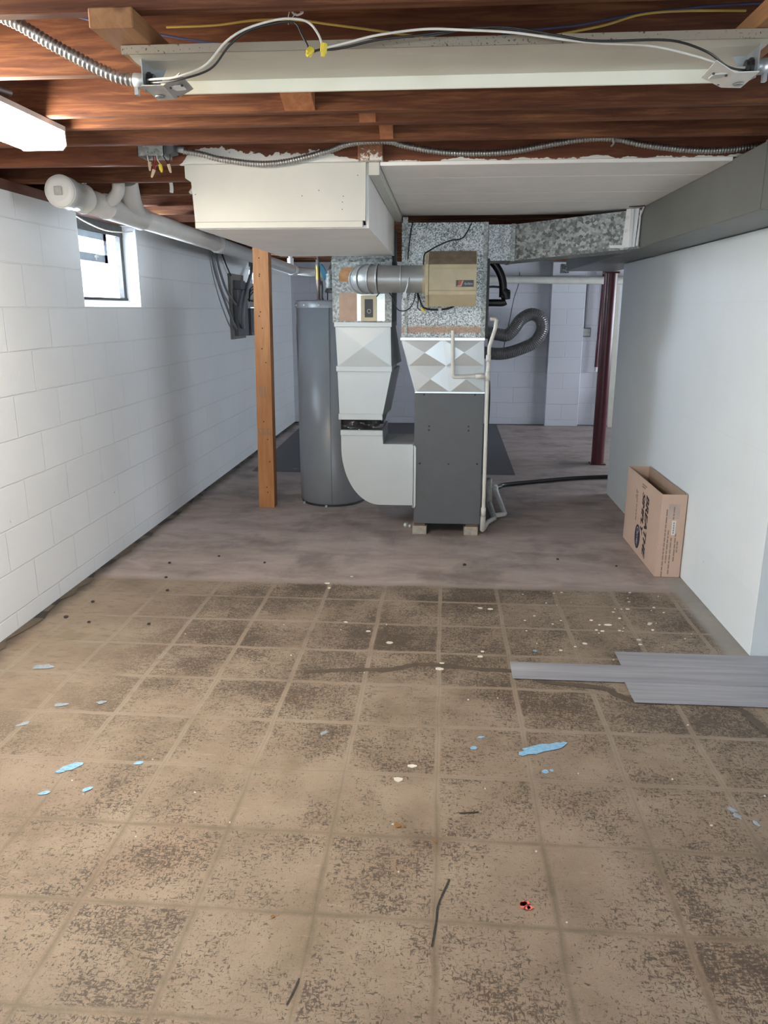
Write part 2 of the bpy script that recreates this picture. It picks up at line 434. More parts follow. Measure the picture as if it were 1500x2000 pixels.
# joist face with smeared white paint at its lower edge
t = NT('joist_wood_with_paint'); f = t.noise(t.obj((1.2,14,14)), 3, 6, 0.65, 0.6)
c = t.ramp(f, [(0.25, (0.070,0.020,0.012,1)), (0.5, (0.14,0.045,0.02,1)), (0.75, (0.22,0.085,0.036,1))])
tc = t.n('ShaderNodeTexCoord'); sp = t.n('ShaderNodeSeparateXYZ'); t.l(tc.outputs['Object'], sp.inputs[0])
nz = t.math('ADD', t.noise(t.obj((1,1,1)), 4.5, 4, 0.75), t.math('MULTIPLY', t.noise(t.obj((3,3,8)), 8, 4, 0.7), 0.35))
xm = t.math('MULTIPLY', t.sstep(sp.outputs[0], -2.21, -2.14), t.sstep(sp.outputs[0], -1.36, -1.75))
lim = t.math('MULTIPLY', t.math('SUBTRACT', nz, 0.33), t.math('MULTIPLY', xm, 0.13))
pm = t.math('GREATER_THAN', lim, sp.outputs[2])
edge = t.math('GREATER_THAN', t.math('MULTIPLY', t.math('MULTIPLY', t.math('SUBTRACT', nz, 0.60), 0.06), t.sstep(sp.outputs[0], -2.2, -2.1)), sp.outputs[2])
t.base(t.mix(t.math('MAXIMUM', pm, edge), c, (0.66,0.66,0.62,1))); M['joist_painted'] = t.props(0.6, 0, 0.3)
# window glass and frosted panel
t = NT('window_glass'); tp = t.n('ShaderNodeBsdfTransparent'); tp.inputs[0].default_value = (0.93,0.96,0.97,1); gs = t.n('ShaderNodeBsdfGlossy'); gs.inputs['Roughness'].default_value = 0.02
mx = t.n('ShaderNodeMixShader'); mx.inputs[0].default_value = 0.06; t.l(tp.outputs[0], mx.inputs[1]); t.l(gs.outputs[0], mx.inputs[2]); t.l(mx.outputs[0], t.t.nodes['Material Output'].inputs[0]); M['glass'] = t.mat
t = NT('frosted_panel'); tl = t.n('ShaderNodeBsdfTranslucent'); tl.inputs[0].default_value = (0.92,0.95,0.97,1)
mx = t.n('ShaderNodeMixShader'); mx.inputs[0].default_value = 0.75; t.base((0.86,0.89,0.9,1)); t.props(0.4)
t.l(t.b.outputs[0], mx.inputs[1]); t.l(tl.outputs[0], mx.inputs[2]); t.l(mx.outputs[0], t.t.nodes['Material Output'].inputs[0]); M['frost'] = t.mat
M['diffuser'] = emit('lit_lamp_diffuser', (1.0, 0.90, 0.76, 1), 76.0)

# ---- floor
def floor_material():
    t = NT('worn_tile_concrete'); tc = t.n('ShaderNodeTexCoord'); co = tc.outputs['Object']
    sp = t.n('ShaderNodeSeparateXYZ'); t.l(co, sp.inputs[0])
    wob = t.math('MULTIPLY', t.math('SUBTRACT', t.noise(co, 3.0, 3), 0.5), 0.022)
    wob2 = t.math('MULTIPLY', t.math('SUBTRACT', t.noise(t.obj((1.3,0.7,1)), 4.0, 3), 0.5), 0.022)
    T = 0.3055
    ux = t.math('DIVIDE', t.math('SUBTRACT', t.math('ADD', sp.outputs[0], wob), 0.007), T)
    uy = t.math('DIVIDE', t.math('SUBTRACT', t.math('ADD', sp.outputs[1], wob2), 0.645), T)
    def line(u):
        fr = t.math('FRACT', t.math('ADD', u, 0.5)); return t.math('ABSOLUTE', t.math('SUBTRACT', fr, 0.5))
    dx, dy = line(ux), line(uy); d = t.math('MINIMUM', dx, dy)
    cid = t.n('ShaderNodeCombineXYZ'); t.l(t.math('FLOOR', ux), cid.inputs[0]); t.l(t.math('FLOOR', uy), cid.inputs[1])
    wn = t.n('ShaderNodeTexWhiteNoise', noise_dimensions='2D'); t.l(cid.outputs[0], wn.inputs['Vector'])
    # masks
    edge = t.math('ADD', sp.outputs[1], t.math('MULTIPLY', t.math('SUBTRACT', t.noise(co, 5, 4), 0.5), 0.05))
    tile = t.math('MULTIPLY', t.sstep(edge, 3.96, 3.90), t.math('MAXIMUM', t.sstep(sp.outputs[0], 1.30, 1.24), t.sstep(sp.outputs[1], 3.14, 3.06)))
    big = t.noise(co, 1.1, 4, 0.6); med = t.noise(co, 4.5, 5, 0.65); fine = t.noise(co, 60, 4, 0.7)
    # base tile-zone colour
    c = t.ramp(med, [(0.25, (0.188,0.144,0.104,1)), (0.5, (0.276,0.214,0.160,1)), (0.75, (0.340,0.276,0.212,1))])
    pink = t.noise(co, 2.1, 2)
    c = t.mix(t.math('MULTIPLY', t.sstep(pink, 0.54, 0.70), 0.35), c, (0.352,0.228,0.152,1))
    olive = t.noise(t.obj((1,1,1)), 2.7, 3, 0.6, 1.0)
    c = t.mix(t.math('MULTIPLY', t.sstep(olive, 0.56, 0.70), 0.45), c, (0.176,0.140,0.084,1))
    # speckle of old mastic: two stroke directions
    s1 = t.noise(t.obj((55, 150, 1)), 1.0, 5, 0.68, 0.8); s2 = t.noise(t.obj((150, 70, 1)), 1.0, 5, 0.68, 0.8)
    amt = t.math('ADD', t.math('MULTIPLY', wn.outputs[0], 0.045), t.math('MULTIPLY', t.math('SUBTRACT', t.noise(co, 2.1, 7, 0.74), 0.465), 0.66))
    amt = t.math('ADD', amt, t.math('MULTIPLY', t.sstep(sp.outputs[1], 1.8, 3.0), 0.045))
    a = t.math('ADD', t.math('MAXIMUM', s1, s2), amt)
    spk = t.sstep(a, 0.60, 0.67)
    notline = t.sstep(d, 0.012, 0.05)
    spk = t.math('MULTIPLY', spk, notline)
    spk = t.math('MULTIPLY', spk, t.math('MAXIMUM', t.sstep(sp.outputs[0], -1.75, -0.95), t.math('MULTIPLY', t.sstep(sp.outputs[1], 2.7, 2.1), 0.9)))
    sw = t.noise(t.obj((14, 34, 1)), 1.0, 4, 0.6)
    c = t.mix(t.math('MULTIPLY', t.math('MULTIPLY', t.sstep(sw, 0.52, 0.66), t.sstep(sp.outputs[1], 2.0, 2.8)), 0.45), c, (0.13,0.105,0.085,1))
    c = t.mix(t.math('MULTIPLY', spk, 0.88), c, (0.062,0.048,0.037,1))
    st = t.noise(t.obj((9, 55, 1)), 1.2, 3, 0.6)
    c = t.mix(t.math('MULTIPLY', t.sstep(st, 0.60, 0.72), 0.30), c, (0.400,0.336,0.272,1))
    # grid lines: pale further away, darker close by
    lw = t.math('ADD', 0.020, t.math('MULTIPLY', t.noise(co, 9, 2), 0.022))
    lm = t.math('LESS_THAN', d, lw); 
    lsoft = t.math('MULTIPLY', t.sstep(d, 0.046, 0.010), t.math('SUBTRACT', t.math('MULTIPLY', t.noise(co, 3.3, 6, 0.75), 2.6), 0.90))
    lsoft = t.math('MAXIMUM', t.math('MINIMUM', lsoft, 0.7), 0.0)
    near = t.sstep(t.math('ADD', sp.outputs[1], t.math('MULTIPLY', t.math('SUBTRACT', big, 0.5), 0.9)), 2.35, 1.75)
    lc = t.mix(near, (0.344,0.296,0.240,1), (0.125,0.098,0.066,1))
    c = t.mix(lsoft, c, lc)
    core = t.sstep(d, 0.012, 0.004); c = t.mix(t.math('MULTIPLY', core, 0.22), c, (0.112,0.088,0.064,1))
    # concrete
    k = t.ramp(t.noise(t.obj((1,2.2,1)), 2.6, 6, 0.68, 0.5), [(0.28, (0.27,0.220,0.202,1)), (0.5, (0.385,0.318,0.294,1)), (0.72, (0.48,0.405,0.378,1))])
    stn = t.noise(t.obj((2.5, 9, 1)), 1.3, 4, 0.7)
    k = t.mix(t.math('MULTIPLY', t.sstep(stn, 0.54, 0.70), 0.55), k, (0.47,0.42,0.40,1))
    k = t.mix(t.math('MULTIPLY', t.sstep(t.noise(co, 1.9, 5, 0.65), 0.48, 0.66), 0.55), k, (0.125,0.104,0.095,1))
    # pale strip along the right wall
    k = t.mix(t.math('MULTIPLY', t.math('MULTIPLY', t.sstep(sp.outputs[0], 1.24, 1.28), t.sstep(sp.outputs[1], 4.2, 4.1)), 0.7), k, (0.320,0.308,0.284,1))
    c = t.mix(tile, k, c)
    # pale worn line at the tile edge
    el = t.math('MULTIPLY', t.sstep(t.math('ABSOLUTE', t.math('SUBTRACT', edge, 3.945)), 0.04, 0.008), t.sstep(sp.outputs[0], 1.3, 1.2))
    c = t.mix(t.math('MULTIPLY', el, 0.5), c, (0.336,0.280,0.248,1))
    # grime where the floor meets the left wall
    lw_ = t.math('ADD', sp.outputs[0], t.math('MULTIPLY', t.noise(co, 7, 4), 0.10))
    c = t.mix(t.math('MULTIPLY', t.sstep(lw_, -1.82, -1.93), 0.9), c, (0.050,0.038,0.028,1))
    gr = t.noise(co, 210, 5, 0.75)
    c = t.mix(t.math('MULTIPLY', t.sstep(gr, 0.53, 0.68), 0.38), c, (0.14,0.11,0.085,1))
    c = t.mix(t.math('MULTIPLY', t.sstep(gr, 0.46, 0.34), 0.25), c, (0.46,0.39,0.32,1))
    c = t.mix(t.math('MULTIPLY', t.sstep(fine, 0.68, 0.75), 0.25), c, (0.480,0.440,0.384,1))
    t.base(c)
    h = t.math('ADD', t.math('MULTIPLY', spk, 0.5), t.math('MULTIPLY', fine, 0.4)); h = t.math('SUBTRACT', h, t.math('MULTIPLY', core, 0.6))
    t.bump(h, 0.22, 0.004)
    r = t.ramp(med, [(0.3, 0.48), (0.7, 0.68)]); t.l(r, t.b.inputs['Roughness']); t.b.inputs['Specular IOR Level'].default_value = 0.35
    return t.mat
M['floor'] = floor_material()
t = NT('black_floor_coating'); f = t.noise(t.obj((2, 7, 1)), 3, 5, 0.7)
t.base(t.mix(t.sstep(f, 0.62, 0.72), (0.066,0.064,0.076,1), (0.42,0.40,0.39,1))); M['floor_black'] = t.props(0.5)
M['crack_fill'] = simple('dark_crack_filler', (0.105,0.082,0.06,1), 0.7, 0, 0.2, 20)
t = NT('blue_paint_smear'); f = t.noise(t.obj((1, 1.6, 1)), 70, 4, 0.7)
t.base(t.mix(t.sstep(f, 0.36, 0.62), (0.17,0.40,0.64,1), (0.30,0.52,0.72,1))); M['blue_paint'] = t.props(0.6)
M['blue_faint'] = simple('faint_blue_paint', (0.30,0.36,0.42,1), 0.7, 0, 0.2, 60)
M['red_paint'] = simple('red_paint_spot', (0.80,0.16,0.13,1), 0.6, 0, 0.2, 200)
M['rust_spot'] = simple('rust_spot', (0.24,0.12,0.035,1), 0.8)
M['chip'] = simple('white_chip', (0.72,0.68,0.60,1), 0.7)
M['tar'] = simple('tar_mark', (0.03,0.027,0.025,1), 0.7)

# ------------------------------------------------------------------ room shell
def blob(mb, x, y, r, mi, z, asp=1.0, ang=0.0, n=11, jag=0.35):
    pts = []
    for k in range(n):
        a = 2*PI*k/n; rr = r*(1-jag*random.random())
        px, py = rr*asp*math.cos(a), rr*math.sin(a)
        pts.append((x+px*math.cos(ang)-py*math.sin(ang), y+px*math.sin(ang)+py*math.cos(ang), z))
    mb.quad(pts, mi)
def ribbon(mb, pts, w, mi, z):
    P = [Vector((p[0], p[1], z)) for p in cr([(p[0], p[1], z) for p in pts], 6)]
    L, R = [], []
    for i, p in enumerate(P):
        d = (P[min(i+1, len(P)-1)]-P[max(i-1, 0)]).normalized(); nrm = Vector((-d.y, d.x, 0))
        ww = w*(0.75+0.5*random.random()); L.append(p+nrm*ww/2); R.append(p-nrm*ww/2)
    for i in range(len(P)-1): mb.quad([L[i], L[i+1], R[i+1], R[i]], mi)

fl = MB()
fl.box(-2.3, 4.6, -3.2, 10.5, -0.12, 0.0, 0)
Z1 = 0.0012
fl.quad([(-1.78,6.87,Z1),(0.683,6.89,Z1),(0.72,10.1,Z1),(-1.85,10.1,Z1)], 1)
ribbon(fl, [(-0.56,2.862),(-0.514,2.872),(-0.355,2.903),(-0.203,2.915),(-0.086,2.972),(0.035,2.971),(0.186,2.945),(0.33,2.935),(0.433,2.859),(0.483,2.845),(0.672,2.816),(0.712,2.765),(0.80,2.72),(1.0,2.73),(1.147,2.691),(1.178,2.6),(1.194,2.524),(1.26,2.42)], 0.034, 2, Z1*1.2)
Z2 = 0.0024
# blue paint smear with ragged ends
fl.quad([(x, y, Z2) for x, y in [(0.284,2.312),(0.297,2.306),(0.318,2.320),(0.345,2.322),(0.372,2.340),(0.405,2.352),(0.436,2.366),(0.455,2.390),(0.463,2.402),(0.447,2.408),(0.440,2.400),(0.425,2.402),(0.398,2.388),(0.374,2.388),(0.346,2.376),(0.330,2.366),(0.300,2.352),(0.306,2.338),(0.286,2.330)]], 3)
for x, y, r, a, an in [(0.132,2.343,.012,1.3,.6),(0.160,2.415,.008,2.2,.3),(0.363,2.222,.012,1.1,.9),(0.384,2.229,.008,1,0),(-1.211,2.129,.022,1.8,.7),(-1.235,2.100,.012,1.5,.3),(-1.104,2.014,.013,1.6,.8),(-1.231,1.983,.012,1.8,.5),(-0.997,2.166,.012,1.6,.3),(0.434,3.144,.010,1.4,0)]:
    blob(fl, x, y, r, 3, Z2, a, an)
for x, y, r, a, an in [(0.906,2.068,.013,2,2.1),(0.912,2.036,.014,1.8,1.8),(0.954,2.005,.010,1.8,1.8),(-1.68,2.829,.03,2,.2),(-1.516,2.374,.016,2.2,.7),(-1.45,2.52,.02,2,.2),(-1.30,2.55,.018,2,.1),(-0.40,2.40,.013,1.6,.9)]:
    blob(fl, x, y, r, 4, Z2, a, an, jag=0.6)
for k in range(7): blob(fl, 0.236+random.uniform(-.013,.013), 1.635+random.uniform(-.015,.015), .0075, 5, Z2, 1.5, random.random())
for x, y, r in [(-0.109,1.915,.012),(-0.088,1.912,.006),(-0.40,1.545,.006),(0.004,1.85,.006)]: blob(fl, x, y, r, 6, Z2)
ribbon(fl, [(0.000,1.480),(0.005,1.52),(0.010,1.562),(0.012,1.60),(0.018,1.63),(0.044,1.708)], 0.0045, 7, Z2)
ribbon(fl, [(-0.30,1.37),(-0.305,1.34),(-0.315,1.30)], 0.004, 7, Z2)
ribbon(fl, [(0.075,1.985),(0.105,1.99),(0.135,1.996)], 0.006, 7, Z2)
yg = 2.4
while yg < 10.0:
    L = random.uniform(.25,.7); n = max(3, int(L/.08)); xs = [-1.995+random.uniform(.0,.05) for _ in range(n+1)]
    for q in range(n):
        ya, yc = yg+L*q/n, yg+L*(q+1)/n
        fl.quad([(-2.0,ya,Z2),(xs[q]+.008,ya,Z2),(xs[q+1]+.008,yc,Z2),(-2.0,yc,Z2)], 2 if random.random() < .6 else 7)
    yg += L
xb = -2.0
while xb < 2.6:
    L = random.uniform(.2,.5); fl.quad([(xb,10.14,Z2),(xb,10.10-random.uniform(0,.05),Z2),(xb+L,10.10-random.uniform(0,.05),Z2),(xb+L,10.14,Z2)], 2); xb += L
o = fl.build('floor', [M['floor'], M['floor_black'], M['crack_fill'], M['blue_paint'], M['blue_faint'], M['red_paint'], M['rust_spot'], M['tar']], origin=(0,0,0))
tag(o, 'worn concrete basement floor with ghost lines of old square tiles', 'floor', kind='structure')

# loose paint chips scattered on the floor
ch = MB()
chips = [(-0.119,2.142,.02),(-0.077,2.22,.014),(1.027,3.912,.012),(1.1,3.707,.010),(0.931,3.673,.008),(0.75,3.515,.012),(0.819,3.464,.015),(0.894,3.551,.012),(0.962,3.676,.010),(1.021,3.485,.012),(0.927,3.301,.012),(0.753,3.398,.010),(0.777,3.388,.010),(0.262,3.622,.014),(0.213,3.632,.012),(0.188,3.068,.016),(0.009,2.936,.020),(0.20,3.12,.010),(1.02,3.42,.012),(1.03,3.50,.012),(0.88,3.63,.010),(0.86,3.40,.009),(0.92,3.25,.009),(0.55,3.16,.01),(-0.33,3.30,.012),(-0.60,3.86,.012),(-0.62,3.93,.015),(-0.45,3.40,.01),(-0.50,4.05,.014),(-0.22,3.18,.02),(0.02,2.99,.01),(0.67,3.24,.016)]
for _ in range(26): chips.append((random.uniform(0.4,1.2), random.uniform(3.2,3.9), random.uniform(.003,.007)))
for _ in range(30): chips.append((random.uniform(-1.2,1.2), random.uniform(1.4,3.4), random.uniform(.0025,.005)))
for x, y, r in chips:
    r *= 0.72
    n = 6; a0 = random.random()*6; asp = random.uniform(1, 1.9)
    pts = [(x+r*asp*math.cos(a0+2*PI*k/n)*random.uniform(.6,1), y+r*math.sin(a0+2*PI*k/n)*random.uniform(.6,1), 0.0) for k in range(n)]
    ch.prism(pts, (0,0,0.003))
tag(ch.build('paint_chips', M['chip']), 'small white paint chips scattered loose over the tiled floor', 'debris', kind='stuff')
db = MB()
for x, y, r in [(-1.84,3.35,.012),(-1.80,3.56,.010),(-1.47,3.75,.010),(-1.55,3.95,.010),(-1.62,4.2,.01),(-1.36,4.35,.009),(-1.05,4.25,.009),(-1.70,3.3,.009),(1.05,4.35,.008),(0.72,4.45,.01),(0.15,4.3,.012),(-1.4,3.3,.009)]:
    db.lathe([(r*.7,0),(r,r*.5),(r*.5,r*.9)], (x,y,0), 7)
tag(db.build('dark_crumbs', M['tar']), 'dark crumbs of dirt lying loose near the left wall', 'debris', kind='stuff')

# left wall with window openings (holes left between boxes)
def wall_x(name, x0, x1, y0, y1, z1, holes, mat, label):
    mb = MB(); ys = y0
    for (a, b, zb, zt) in sorted(holes):
        mb.box(x0, x1, ys, a, 0, z1); mb.box(x0, x1, a, b, 0, zb)
        if zt < z1: mb.box(x0, x1, a, b, zt, z1)
        ys = b
    mb.box(x0, x1, ys, y1, 0, z1)
    return tag(mb.build(name, mat, origin=(0,0,0)), label, 'wall', kind='structure')
WH = [(4.215,5.055,1.487,2.0), (7.95,8.75,1.487,2.0), (-0.9,0.0,1.487,2.0)]
wall_x('wall_left', -2.2, -2.0, -3.2, 10.3, 2.0, WH, M['wall_left'], 'white painted concrete block wall with the window on the left')
pl = MB(); pl.box(-2.2, -2.01, -3.2, 10.3, 2.0, 2.05); pl.box(-2.2, -2.16, -3.2, 10.3, 2.05, 2.285)
tag(pl.build('trim_1', M['subfloor'], origin=(0,0,0)), 'dark wooden sill plate running along the top of the left block wall', 'trim', kind='structure')
bw = MB(); bw.box(-2.2, 4.6, 10.14, 10.34, 0, 2.30)
tag(bw.build('wall_back', M['wall_back'], origin=(0,0,0)), 'white painted block wall at the far end of the basement', 'wall', kind='structure')
pi_ = MB(); pi_.box(1.335, 1.76, 10.0, 10.14, 0, 2.05, b=0.006)
tag(pi_.build('wall_pilaster', M['wall_back'], origin=(0,0,0)), 'white painted block pilaster projecting from the far wall', 'wall', kind='structure')
ws = MB(); ws.box(1.37, 1.57, 3.163, 6.22, 0, 1.815, b=0.004); 
tag(ws.build('wall_right', M['wall_stub'], origin=(0,0,0)), 'smooth white painted partition wall behind the cardboard carton on the right', 'wall', kind='structure')
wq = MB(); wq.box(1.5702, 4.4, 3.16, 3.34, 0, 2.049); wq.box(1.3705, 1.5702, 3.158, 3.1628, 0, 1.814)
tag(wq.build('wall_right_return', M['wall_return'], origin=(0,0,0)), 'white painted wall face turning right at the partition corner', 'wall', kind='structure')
wf = MB(); wf.box(4.4, 4.6, -3.2, 0.3, 0, 2.285); wf.box(4.4, 4.6, 0.3, 1.25, 0, 0.7); wf.box(4.4, 4.6, 0.3, 1.25, 1.95, 2.285); wf.box(4.4, 4.6, 1.25, 6.5, 0, 2.285); wf.box(4.4, 4.6, 6.5, 9.5, 0, 0.9); wf.box(4.4,4.6,6.5,9.5,1.95,2.285); wf.box(4.4,4.6,9.5,10.2,0,2.285)
tag(wf.build('wall_far_right', M['wall_plain'], origin=(0,0,0)), 'plain pale wall far to the right of the basement', 'wall', kind='structure')
wr = MB(); wr.box(-2.2, -1.3, -3.2, -3.0, 0, 2.285); wr.box(1.7, 4.4, -3.2, -3.0, 0, 2.285); wr.box(-1.3, 1.7, -3.2, -3.0, 2.03, 2.285)
tag(wr.build('wall_front', M['wall_plain'], origin=(0,0,0)), 'plain pale wall with the wide glazed door behind the viewer', 'wall', kind='structure')
# glazed door behind the viewer
dr = MB()
for x0, x1 in ((-1.3,-1.22),(0.16,0.24),(1.62,1.7)): dr.box(x0, x1, -3.13, -3.07, 0, 2.03)
dr.box(-1.3,1.7,-3.13,-3.07,1.95,2.03); dr.box(-1.3,1.7,-3.13,-3.07,0,0.10)
d1 = tag(dr.build('door_1', M['white_paint'], origin=(0,-3.1,0)), 'white framed sliding glass door behind the viewer', 'door', kind='structure')
gl = MB(); gl.box(-1.22,0.16,-3.105,-3.1,0.10,1.95); gl.box(0.24,1.62,-3.105,-3.1,0.10,1.95); gl.build('pane', M['glass'], d1)
ce = MB(); ce.box(-2.2, 4.6, -3.2, 10.34, 2.285, 2.32)
tag(ce.build('ceiling', M['subfloor'], origin=(0,0,0)), 'dark wooden subfloor boards above the joists', 'ceiling', kind='structure')

# ------------------------------------------------------------------ windows in the left wall
def window(n, y0, y1, label, detail=True):
    root = bpy.data.objects.new('window_%d' % n, None); COL.objects.link(root)
    root.location = (-2.1, (y0+y1)/2, 1.487); root['_o'] = tuple(root.location); tag(root, label, 'window', kind='structure')
    rv = MB()                                   # white painted reveal: sloped sill and both cheeks
    rv.prism([(-2.0,y0+.001,1.488),(-2.0,y1-.001,1.488),(-2.09,y1-.001,1.535),(-2.09,y0+.001,1.535)], (-0.11,0,0))
    rv.add([(-2.0,y0+.001,1.488),(-2.0,y1-.001,1.488),(-2.19,y1-.001,1.488),(-2.19,y0+.001,1.488),(-2.0,y0+.001,1.492),(-2.0,y1-.001,1.492),(-2.19,y1-.001,1.54),(-2.19,y0+.001,1.54)], [(3,2,1,0),(4,5,6,7),(0,1,5,4),(1,2,6,5),(2,3,7,6),(3,0,4,7)])
    rv.box(-2.195,-2.001,y1-.014,y1-.002,1.49,1.985); rv.box(-2.195,-2.001,y0+.002,y0+.014,1.49,1.985)
    rv.build('window_reveal', M['white_paint'], root)
    fr = MB(); fr.box(-2.135,-2.09,y1-.060,y1-.016,1.535,1.99); fr.box(-2.135,-2.09,y0+.016,y0+.05,1.535,1.99)
    fr.box(-2.15,-2.088,y0+.016,y1-.016,1.925,1.995); fr.box(-2.13,-2.085,y0+.016,y1-.016,1.533,1.548)
    fr.build('window_frame', M['window_dark'], root)
    ys = y1-.24
    sa = MB()
    for (a,b,c,d) in ((y0+.05,ys,1.885,1.925),(y0+.05,ys,1.755,1.80),(ys-.045,ys,1.755,1.925),(y0+.05,y0+.09,1.755,1.925)): sa.box(-2.135,-2.10,a,b,c,d)
    sh = sa.build('sash', M['window_grey'], root)
    gp = MB(); gp.box(-2.122,-2.118,y0+.09,ys-.045,1.80,1.885); gp.build('pane', M['glass'], sh)
    lt = MB(); lt.box(-2.10,-2.088,ys-.19,ys-.16,1.778,1.790); lt.box(-2.10,-2.092,ys-.175,ys-.168,1.765,1.795); lt.build('latch', M['pvc'], sh)
    pn = MB(); pn.box(-2.125,-2.12,y0+.05,y1-.06,1.548,1.755); pn.build('frosted_panel', M['frost'], root)
    pu = MB(); pu.box(-2.125,-2.12,ys,y1-.06,1.755,1.925); pu.build('side_panel', M['frost'], root)
    return root
window(1, 4.215, 5.055, 'small basement window with grey sash above a frosted white panel')
window(2, 7.95, 8.75, 'small bright window high in the left wall behind the wooden post')
window(3, -0.9, 0.0, 'small basement window in the left wall beside the viewer')
wd = MB(); wd.tube(cr([(-2.02,4.19,1.985),(-2.03,4.40,1.955),(-2.03,4.65,1.935),(-2.03,4.90,1.945),(-2.02,5.06,1.965)]), 0.004, 6)
tag(wd.build('sagging_wire', M['wire_w']), 'thin pale wire sagging across the top of the left window', 'wire')
fw4 = MB()                                     # far-right window opening, out of view
for a in (6.5, 7.96, 9.42): fw4.box(4.45,4.5,a,a+.08,.9,1.95)
fw4.box(4.45,4.5,6.5,9.5,.9,.97); fw4.box(4.45,4.5,6.5,9.5,1.88,1.95)
tag(fw4.build('window_4', M['white_paint'], origin=(4.47,8,0.9)), 'wide white framed window in the far right wall', 'window', kind='structure')

fw5 = MB()
for a in (0.3, 1.17): fw5.box(4.45,4.5,a,a+.08,.7,1.95)
fw5.box(4.45,4.5,0.3,1.25,.7,.77); fw5.box(4.45,4.5,0.3,1.25,1.88,1.95)
o5 = tag(fw5.build('window_5', M['white_paint'], origin=(4.47,1.15,0.7)), 'white framed window in the far right wall beside the viewer', 'window', kind='structure')
# ------------------------------------------------------------------ joists, bridging
JZ = 2.05; JH = 0.232
jl = {1.70:'ceiling joist nearest the viewer, above the wood blocks', 2.106:'orange lit joist directly behind the bare strip light fixture',
      2.513:'long joist with the cut wood bridging nailed to its face', 2.672:'extra joist squeezed between two others, second behind bare strip light',
      2.92:'joist just in front of the one carrying the flexible conduit', 3.32:'joist carrying the flexible conduit, its edge smeared with white paint',
      3.73:'joist just behind the junction box, above the cleanout cap', 4.14:'second joist behind the junction box, partly painted pale above drain pipe'}
yy = 4.545; js = list(jl)
while yy < 10.1: js.append(round(yy, 3)); yy += 0.4064
js += [1.29, 0.885, 0.48, 0.075, -0.33, -0.74, -1.15, -1.55, -1.96, -2.37, -2.78]
first = True
for y in sorted(js):
    far = y >= 4.5; beh = y < 1.5
    if beh and y < 1.2 and False: continue
    mb = MB(); mb.box(-2.155, 4.38, y-.038, y, JZ, JZ+JH, b=0.004)
    m = M['joist_painted'] if y == 3.32 else M['joist']
    lab = jl.get(y) or ('dark ceiling joist in the shadow behind the white soffit' if far else 'ceiling joist overhead behind the viewer')
    tag(mb.build('ceiling_joist', m), lab, 'joist', None if y in jl else ('joists behind the soffit' if far else 'joists behind the viewer'))
def bridging(x0, x1, ya, yb, label):
    mb = MB(); t_ = 0.032
    x2 = 0.006
    mb.hexa([(x0,yb-.001,JZ+.002),(x1,yb-.001,JZ+.002),(x1,yb-.001,JZ+.055),(x0,yb-.001,JZ+.055),
             (x0-x2,ya+.001,JZ+JH-.055),(x1-x2,ya+.001,JZ+JH-.055),(x1-x2,ya+.001,JZ+JH-.002),(x0-x2,ya+.001,JZ+JH-.002)])
    tag(mb.build('wood_bridging', M['bridge']), label, 'wood bridging')
bridging(-0.490, -0.398, 2.106, 2.475, 'wide diagonal wood brace under the joists just behind bare strip light')
bridging(-0.282, -0.230, 2.513, 2.634, 'narrow wood brace in the gap right of the widest brace')
bridging(-0.236, -0.190, 2.672, 2.882, 'rightmost narrow wood brace between the close joists')
bb = MB(); bb.box(-0.355, -0.257, 3.24, 3.281, JZ-.002, 2.28, b=.002)
tag(bb.build('wood_block', M['bridge_painted']), 'upright wood block with paint smears, above the corner of the white soffit', 'wood block')
# 2x4 mounts of the bare fixture
for x0, x1, ye, lab in ((-0.712,-0.622,1.64,'sawn wood block under the joists at the left end of the bare strip light'),
                        (0.60,0.69,1.30,'sawn wood block holding the right end of the bare strip light')):
    mb = MB(); mb.box(x0, x1, ye, 2.105, 2.0125, 2.0495, b=.0025)
    tag(mb.build('wood_block', M['lumber_y']), lab, 'wood block')

